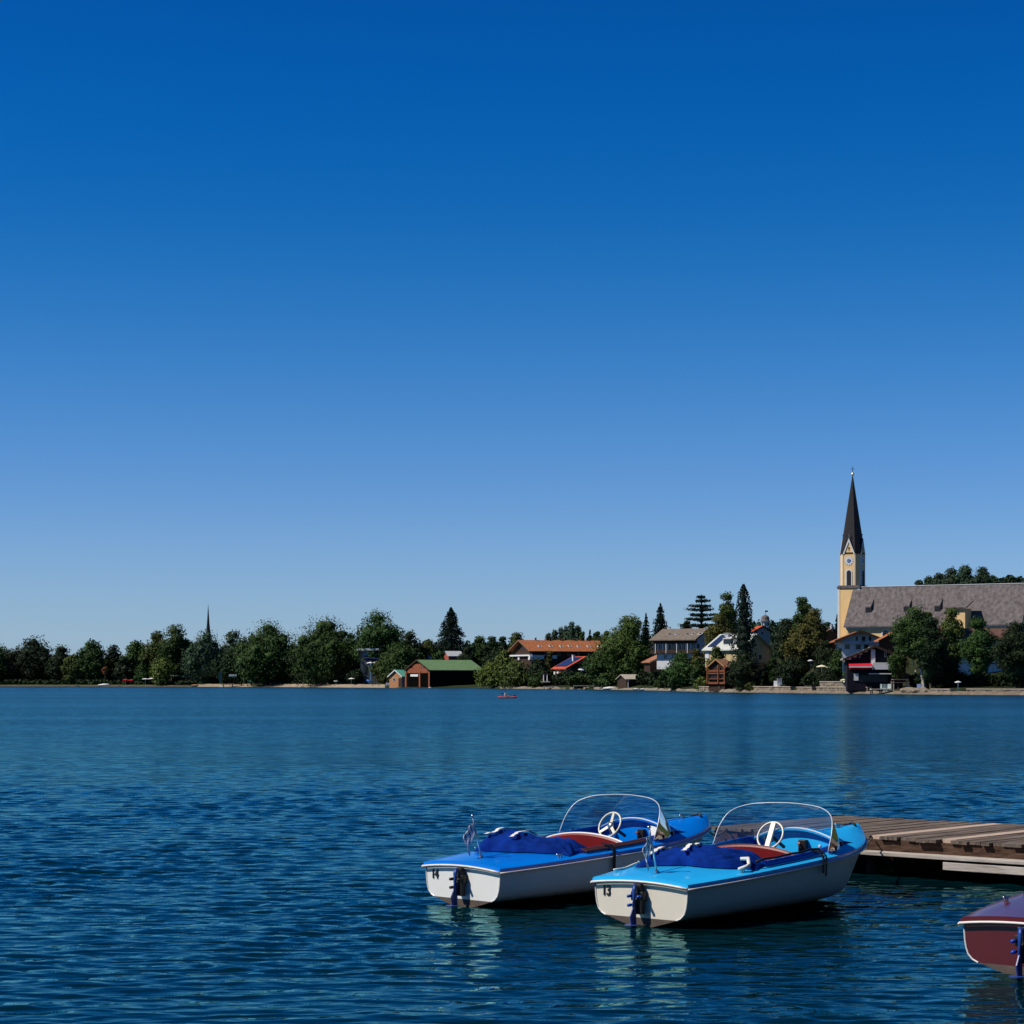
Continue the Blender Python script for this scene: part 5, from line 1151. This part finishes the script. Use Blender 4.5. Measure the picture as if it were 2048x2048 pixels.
    rim = [(2.555, -.82, .70), (2.67, -.80, .93), (2.78, -.72, 1.10), (2.87, -.53, 1.185), (2.92, -.27, 1.215), (2.93, 0, 1.225)]; rim += [(x, -y, z) for x, y, z in rim[-2::-1]]
    def smooth3(Pp, per=4):
        Q = [Vector(p) for p in Pp]; Q = [Q[0]*2-Q[1]]+Q+[Q[-1]*2-Q[-2]]; o_ = []
        for i in range(1, len(Q)-2):
            for k in range(per):
                t = k/per; a_, b_, c_, d_ = Q[i-1:i+3]; o_.append(.5*((2*b_)+(c_-a_)*t+(2*a_-5*b_+4*c_-d_)*t*t+(3*b_-a_-3*c_+d_)*t**3))
        return o_+[Q[-2]]
    bs, rm = smooth3(base), smooth3(rim)
    gl = MB().grid([[b_.lerp(r_, t)+Vector((.05, 0, 0))*math.sin(t*math.pi)*(1-abs(b_.y)) for t in np.linspace(0, 1, 7)] for b_, r_ in zip(bs, rm)]).build('windscreen', ACR, root, smooth=True)
    MB().tube(rm, .0065, 6).build('windscreen_rim', M_('clear_edge_trim', (.50, .55, .60), .25, .1, 3, .6), gl, smooth=True); MB().tube([v+Vector((0, 0, -.005)) for v in bs], .010, 6).build('windscreen_seal', B['ultra'], gl, smooth=True)
    for k in (3, 8, 20, 32, 37): MB().box(bs[k]+Vector((0, 0, .03)), (.02, .02, .05)).build('windscreen_clip', BLACK, gl)
    # fittings
    for x, s in ((.95, -1), (.95, 1), (4.1, 0)):
        c = Vector((x, s*(beam(x)-.09), 0)); c.z = crownz(x, beam(x), c.y); cl = MB().tube([c+Vector((-.06, 0, .04)), c+Vector((.06, 0, .04))], .012, 6); cl.box(c+Vector((-.02, 0, .015)), (.015, .02, .04)).box(c+Vector((.02, 0, .015)), (.015, .02, .04)); cl.build('cleat', STEEL, root, smooth=True)
    MB().tube([(4.38, -.09, crownz(4.38, .2, .09)+.02), (4.44, .0, crownz(4.4, .2, .05)+.035), (4.38, .09, crownz(4.38, .2, .09)+.02)], .016, 6).build('bow_ring', BLACK, root, smooth=True)
    # rudder and drive leg on the transom
    rd = MB(); rd.box((-.05, 0, .40), (.06, .11, .12)).box((-.05, -.005, .33), (.07, .17, .10)).box((-.06, -.03, .22), (.06, .09, .18)).build('drive_bracket', BLACK, root, bevel=.008)
    rdr = empty('rudder', (0, 0, 0)); rdr.parent = root
    MB().tube([(-.11, 0, .46), (-.13, 0, .40), (-.13, 0, .2), (-.12, 0, .0), (-.11, 0, -.25)], [.018, .024, .022, .018, .016], 10).build('stock', B['rud'], rdr, smooth=True)
    MB().prism([(-.10, -.006, .30), (-.20, -.006, .12), (-.17, -.006, -.02), (-.12, -.006, -.3), (-.08, -.006, -.3)], (0, .012, 0)).build('blade', B['rud'], rdr)
    MB().lathe([(.001, .0), (.08, .004), (.08, .012), (.001, .016)], 14, (-.17, 0, .01)).build('cavitation_plate', B['rud'], rdr)
    k = MB()
    for yy, zz in ((.065, .33), (-.065, .33), (.062, .23)): k.tube([(-.08, yy, zz), (-.15, yy*1.05, zz)], .018, 8)
    k.build('clamp_knob', B['ultra'] if style else BLACK, root, smooth=True)
    # number
    def on_transom(y, z): return Matrix.Translation((-.012, y, z)) @ Matrix.Rotation(-math.pi/2, 4, 'Z') @ Matrix.Rotation(math.pi/2, 4, 'X')
    if number: text_mesh(number, .16, BLACK, root, on_transom(.475, .355))
    # flag
    fp = [Vector((.36, .05, crownz(.36, .74, .05)-.01)), Vector((.21, .045, 1.07))]
    MB().tube(fp, [.011, .010], 8).lathe([(.001, -.012), (.02, -.01), (.02, .012), (.001, .016)], 8, fp[1]).build('flag_pole', STEEL, root, smooth=True)
    MB().lathe([(.03, 0), (.028, .012), (.014, .02)], 10, (.36, .05, fp[0].z+.008)).build('pole_socket', STEEL, root)
    nr, nc = 13, 15; Pf = []
    for i in range(nr):
        r_ = i/(nr-1); hoist = fp[1].lerp(fp[0], .16+.30*r_); row = []
        for j in range(nc):
            s_ = j/(nc-1); sway = .05*s_*(1-.2*r_)+.010; fold = .020*math.sin(s_*11+r_*1.2)*min(1, s_*3)
            row.append(hoist+Vector((-(.125 if style == 0 else .085)*math.sin(s_*1.9)*(1-.3*r_)-.01, fold+(.035 if style == 0 else .02)*s_+.01*math.sin(r_*7+s_*3), -.25*s_**1.25)))
        Pf.append(row)
    fl = MB().grid(Pf).build('flag', FLAG, root, smooth=True)
    uv = fl.data.uv_layers.new(name='UVMap'); co = [(j/(nc-1), i/(nr-1)) for i in range(nr) for j in range(nc)]
    for lp in fl.data.loops: uv.data[lp.index].uv = co[lp.vertex_index]
    so_ = fl.modifiers.new('t', 'SOLIDIFY'); so_.thickness = .003
    return root

def make_cover(root, label, seed, ends, hump, group='folded boat covers'):
    """crumpled cockpit cover heaped over the rear edge of the cockpit"""
    o = empty('boat_cover', root.location, root.rotation_euler.z, label, 'boat cover', group)
    (xa, ya), (xb, yb) = ends; nv, nu = 90, 44; P = []; A = Vector((xa, ya, 0)); Bv = Vector((xb, yb, 0)); ax = (Bv-A).normalized(); ac = Vector((ax.y, -ax.x, 0))
    if ac.x < 0: ac = -ac
    def hfun(t, u, p):
        q = Vector((t*3.1+seed, u*1.3, seed*.7)); big = mnoise.noise(q*1.1)*.5+.5
        ph = u*(9+3*mnoise.noise(Vector((t*1.5+seed, 0, 0))))+6*mnoise.noise(Vector((t*1.8, u*.8, seed)))
        rg = abs(math.sin(ph))**.55; rg2 = abs(math.sin(ph*1.7+t*7+seed))**.6
        prof = math.cos(u*math.pi/2)**.45 if abs(u) < 1 else 0; e = min(1, (t*9)**.7, ((1-t)*9)**.7)
        return prof*e*(hump(t)*(.45+.5*big)+.070*rg*(.35+big)+.032*rg2+.018*(1-abs(math.sin(t*21+u*6+3*big)))**2)
    for i in range(nv+1):
        t = i/nv; row = []
        c = A.lerp(Bv, t); hwid = .29+.09*mnoise.noise(Vector((t*4+seed, 2, 0)))+.05*math.sin(t*9+seed)
        for j in range(nu+1):
            u = -1+2*j/nu; p = c+ac*(u*hwid+.03*mnoise.noise(Vector((t*8, u*3, seed))))
            bb = beam(max(0, p.x)); yc = max(-bb, min(bb, p.y)); dz = crownz(max(0, p.x), bb, yc)
            drop = max(0, abs(p.y)-bb)*1.1
            row.append(Vector((p.x, p.y, dz-drop+.012+hfun(t, u, p))))
        P.append(row)
    MB().grid(P).build('cloth', BL['cover'], o, smooth=True)
    m = MB()
    for tt in (.13, .42):                                  # two white tie straps over the heap
        i = int(tt*nv); A_ = [P[min(nv, max(0, i+int((j-nu/2)*.22)))][j] for j in range(3, nu-3)]; B_ = [P[min(nv, max(0, i+3+int((j-nu/2)*.22)))][j] for j in range(3, nu-3)]
        lift = [max(a.z, b.z)+.014 for a, b in zip(A_, B_)]; lift = [max(lift[max(0, k-3):k+4]) for k in range(len(lift))]; lift = [sum(lift[max(0, k-3):k+4])/len(lift[max(0, k-3):k+4])+.012 for k in range(len(lift))]
        m.grid([[(a.x, a.y, z), (b.x, b.y, z)] for a, b, z in zip(A_, B_, lift)])
    m.build('tie_strap', BL['strap'], o, smooth=True)
    return o

b14 = make_boat('white boat number 14 with azure deck, left of the two at the jetty', -.59, 25.185, 44.5, '14', BL['azure'], BL['white'], style=0)
b13 = make_boat('cream boat number 13 with light blue deck, nearer of the two numbered boats', 1.425, 23.2, 40.4, '13', BL['cyan'], BL['cream'], style=1)
b15 = make_boat('dark red boat whose stern corner just enters at the right edge', 4.70, 19.18, 41, None, BL['reddeck'], BL['maroon'], style=1)
make_cover(b14, 'crumpled blue cover on boat 14, humped up at its left end', 3.3, ((.98, .62), (1.34, -.68)), lambda t: .30-.25*min(1, t*1.8)+.05*math.exp(-((t-.8)/.15)**2))
make_cover(b13, 'crumpled navy cover on boat 13, lying flatter across the stern', 8.1, ((.92, .66), (1.34, -.72)), lambda t: .07+.04*math.sin(t*3.1))
# mooring rope along the port gunwale and stern hooks of boat 13, black hanging straps
def local(root, v): 
    return Matrix.Translation(root.location) @ Matrix.Rotation(root.rotation_euler.z, 4, 'Z') @ Vector(v)
m = MB(); pts = [(x, beam(x)-.06+.02*math.sin(x*9), crownz(x, beam(x), beam(x)-.06)+.02+.01*math.sin(x*7)) for x in np.linspace(.35, 1.9, 18)]
r_ = MB().tube(pts, .013, 6).build('side_rope', BL['strap'], b13, smooth=True)
MB().tube([(.88, -.70, .60), (.96, -.74, .62), (1.06, -.72, .64), (1.12, -.66, .70), (1.06, -.60, .70)], [.02, .026, .022, .028, .02], 7).build('rope_hook', BL['strap'], b13, smooth=True)
def hang_strap(bt, x, ln, wd=.05):
    b = beam(x); z = sheer(x); m = MB(); pr = [(-.16, .10), (-.02, .085), (.045, .03), (.05, -.05), (.045, -.05-ln)]
    m.grid([[(x-wd/2, -(b+d), z+q) for d, q in pr], [(x+wd/2, -(b+d), z+q) for d, q in pr]]); o = m.build('hanging_strap', BLACK, bt); s = o.modifiers.new('t', 'SOLIDIFY'); s.thickness = .012
hang_strap(b14, 1.72, .20); hang_strap(b13, 2.30, .12, .03); hang_strap(b13, 2.36, .16, .02)
MB().tube([(x, -(beam(x)-.10), sheer(x)+.10+.01*math.sin(x*20)) for x in np.linspace(1.2, 2.42, 8)]+[(2.46, -(beam(2.46)-.06), sheer(2.46)+.03)], .014, 6).build('cover_rail', BLACK, b13, smooth=True)

# ------------------------------------------------------------------ wooden jetty at the bows
def main_jetty():
    ang = math.radians(138); e = Vector((math.cos(ang), math.sin(ang), 0)); n = Vector((.669, .743, 0))
    P0 = Vector((4.94, 29.3, 0)); zt = .54; Wd = 3.5; L0, L1 = -9.0, 2.7
    root = empty('jetty', P0, ang, 'weathered plank jetty beyond the bows of the blue boats', 'jetty')
    # local x runs along the jetty away to the left, local y = -n (towards the boats)
    R = random.Random(5); dk = MB(); x = L0; k = 0; light = []
    while x < L1:
        wd = R.uniform(.14, .18); j0, j1 = R.uniform(-.05, .05), R.uniform(-.04, .06); z = zt-.022+R.uniform(-.006, .006); rot = Matrix.Rotation(R.uniform(-.008, .008), 3, 'Z') @ Matrix.Rotation(R.uniform(-.012, .012), 3, 'Y')
        c = (x+wd/2, -Wd/2+(j0-j1)/2, z); d = (wd-R.uniform(.012, .024), Wd+j0+j1, .042)
        (light if k in (55, 48) else dk.__dict__.setdefault('q', [])).append((c, d, rot)); x += wd; k += 1
    for c, d, r in dk.q: dk.box(c, d, rot=r)
    del dk.q
    dk.build('deck_boards', mat('weathered_planks', (.060, .045, .035), .9, .35, 2.6, .08, streak=(5, .35, 3), col2=(.23, .18, .145), bump=.006), root)
    lm = MB()
    for c, d, r in light: lm.box(c, (d[0]*1.3, d[1]*.96, d[2]+.01), rot=r)
    tag(lm.build('deck_board', M_('new_plank', (.46, .34, .26), .8, .2, 4, .2, streak=(6, .6, 3)), root), 'paler replaced board')
    fm = mat('rotten_fascia', (.07, .04, .026), .95, .6, 7, .1, streak=(.6, 3, 3), col2=(.13, .075, .05), bump=.02)
    for y, hh in ((-.10, .20), (-Wd/2, .44), (-Wd+.1, .46)): MB().box(((L0+L1)/2, y, zt-.045-hh/2), (L1-L0-.1, .12, hh)).build('beam', fm, root)  # both rear beams deepened out of sight to blacken water under the deck
    lw = mat('bleached_timber', (.40, .34, .29), .85, .3, 5, .2, streak=(.4, 3, 3), col2=(.58, .52, .46), bump=.01)
    x = L0
    for ln, dy, dz in ((3.1, 0, 0), (2.9, .02, -.01), (3.0, -.01, .0), (2.2, .03, .012)):
        MB().box((x+ln/2, .05+dy, zt-.225+dz), (ln-.02, .26, .05)).build('walking_ledge', lw, root, bevel=.005); x += ln
    for xa, xb in ((-7.5, -5.6), (-4.5, -1.3), (.55, 1.9)): 
        MB().box(((xa+xb)/2, .05, zt-.335), (xb-xa, .20, .11)).build('float_block', lw, root, bevel=.01)
    for x in (-8.4, -5.6, -2.8, 0.1, 2.4):
        for y in (-.35, -Wd+.3): MB().tube([(x, y, -1.8), (x, y, zt-.05)], .10, 8).build('pile', fm, root, smooth=True)
    # mooring ropes and a rusty chain bundle at the edge
    return root
jt = main_jetty()
def mooring(bt, v, label, jx):
    a = local(bt, v); c, s = math.cos(jt.rotation_euler.z), math.sin(jt.rotation_euler.z)
    b = jt.location+Vector((c*jx, s*jx, 0))+Vector((0, 0, .52)); pts = []
    for t in np.linspace(0, 1, 12): p = a.lerp(b, t); p.z -= .16*math.sin(math.pi*t); pts.append(p)
    tag(MB().tube(pts, .012, 6).build('mooring_rope', M_('dark_rope', (.10, .08, .06), .9, .3, 20), smooth=True), label, 'rope')
mooring(b13, (4.44, -.02, .86), 'dark mooring rope from the rounded bow nearest the jetty planks', -.1); mooring(b14, (4.44, -.02, .86), 'dark mooring rope seen behind the right windscreen, tied to the farther bow', 2.4)
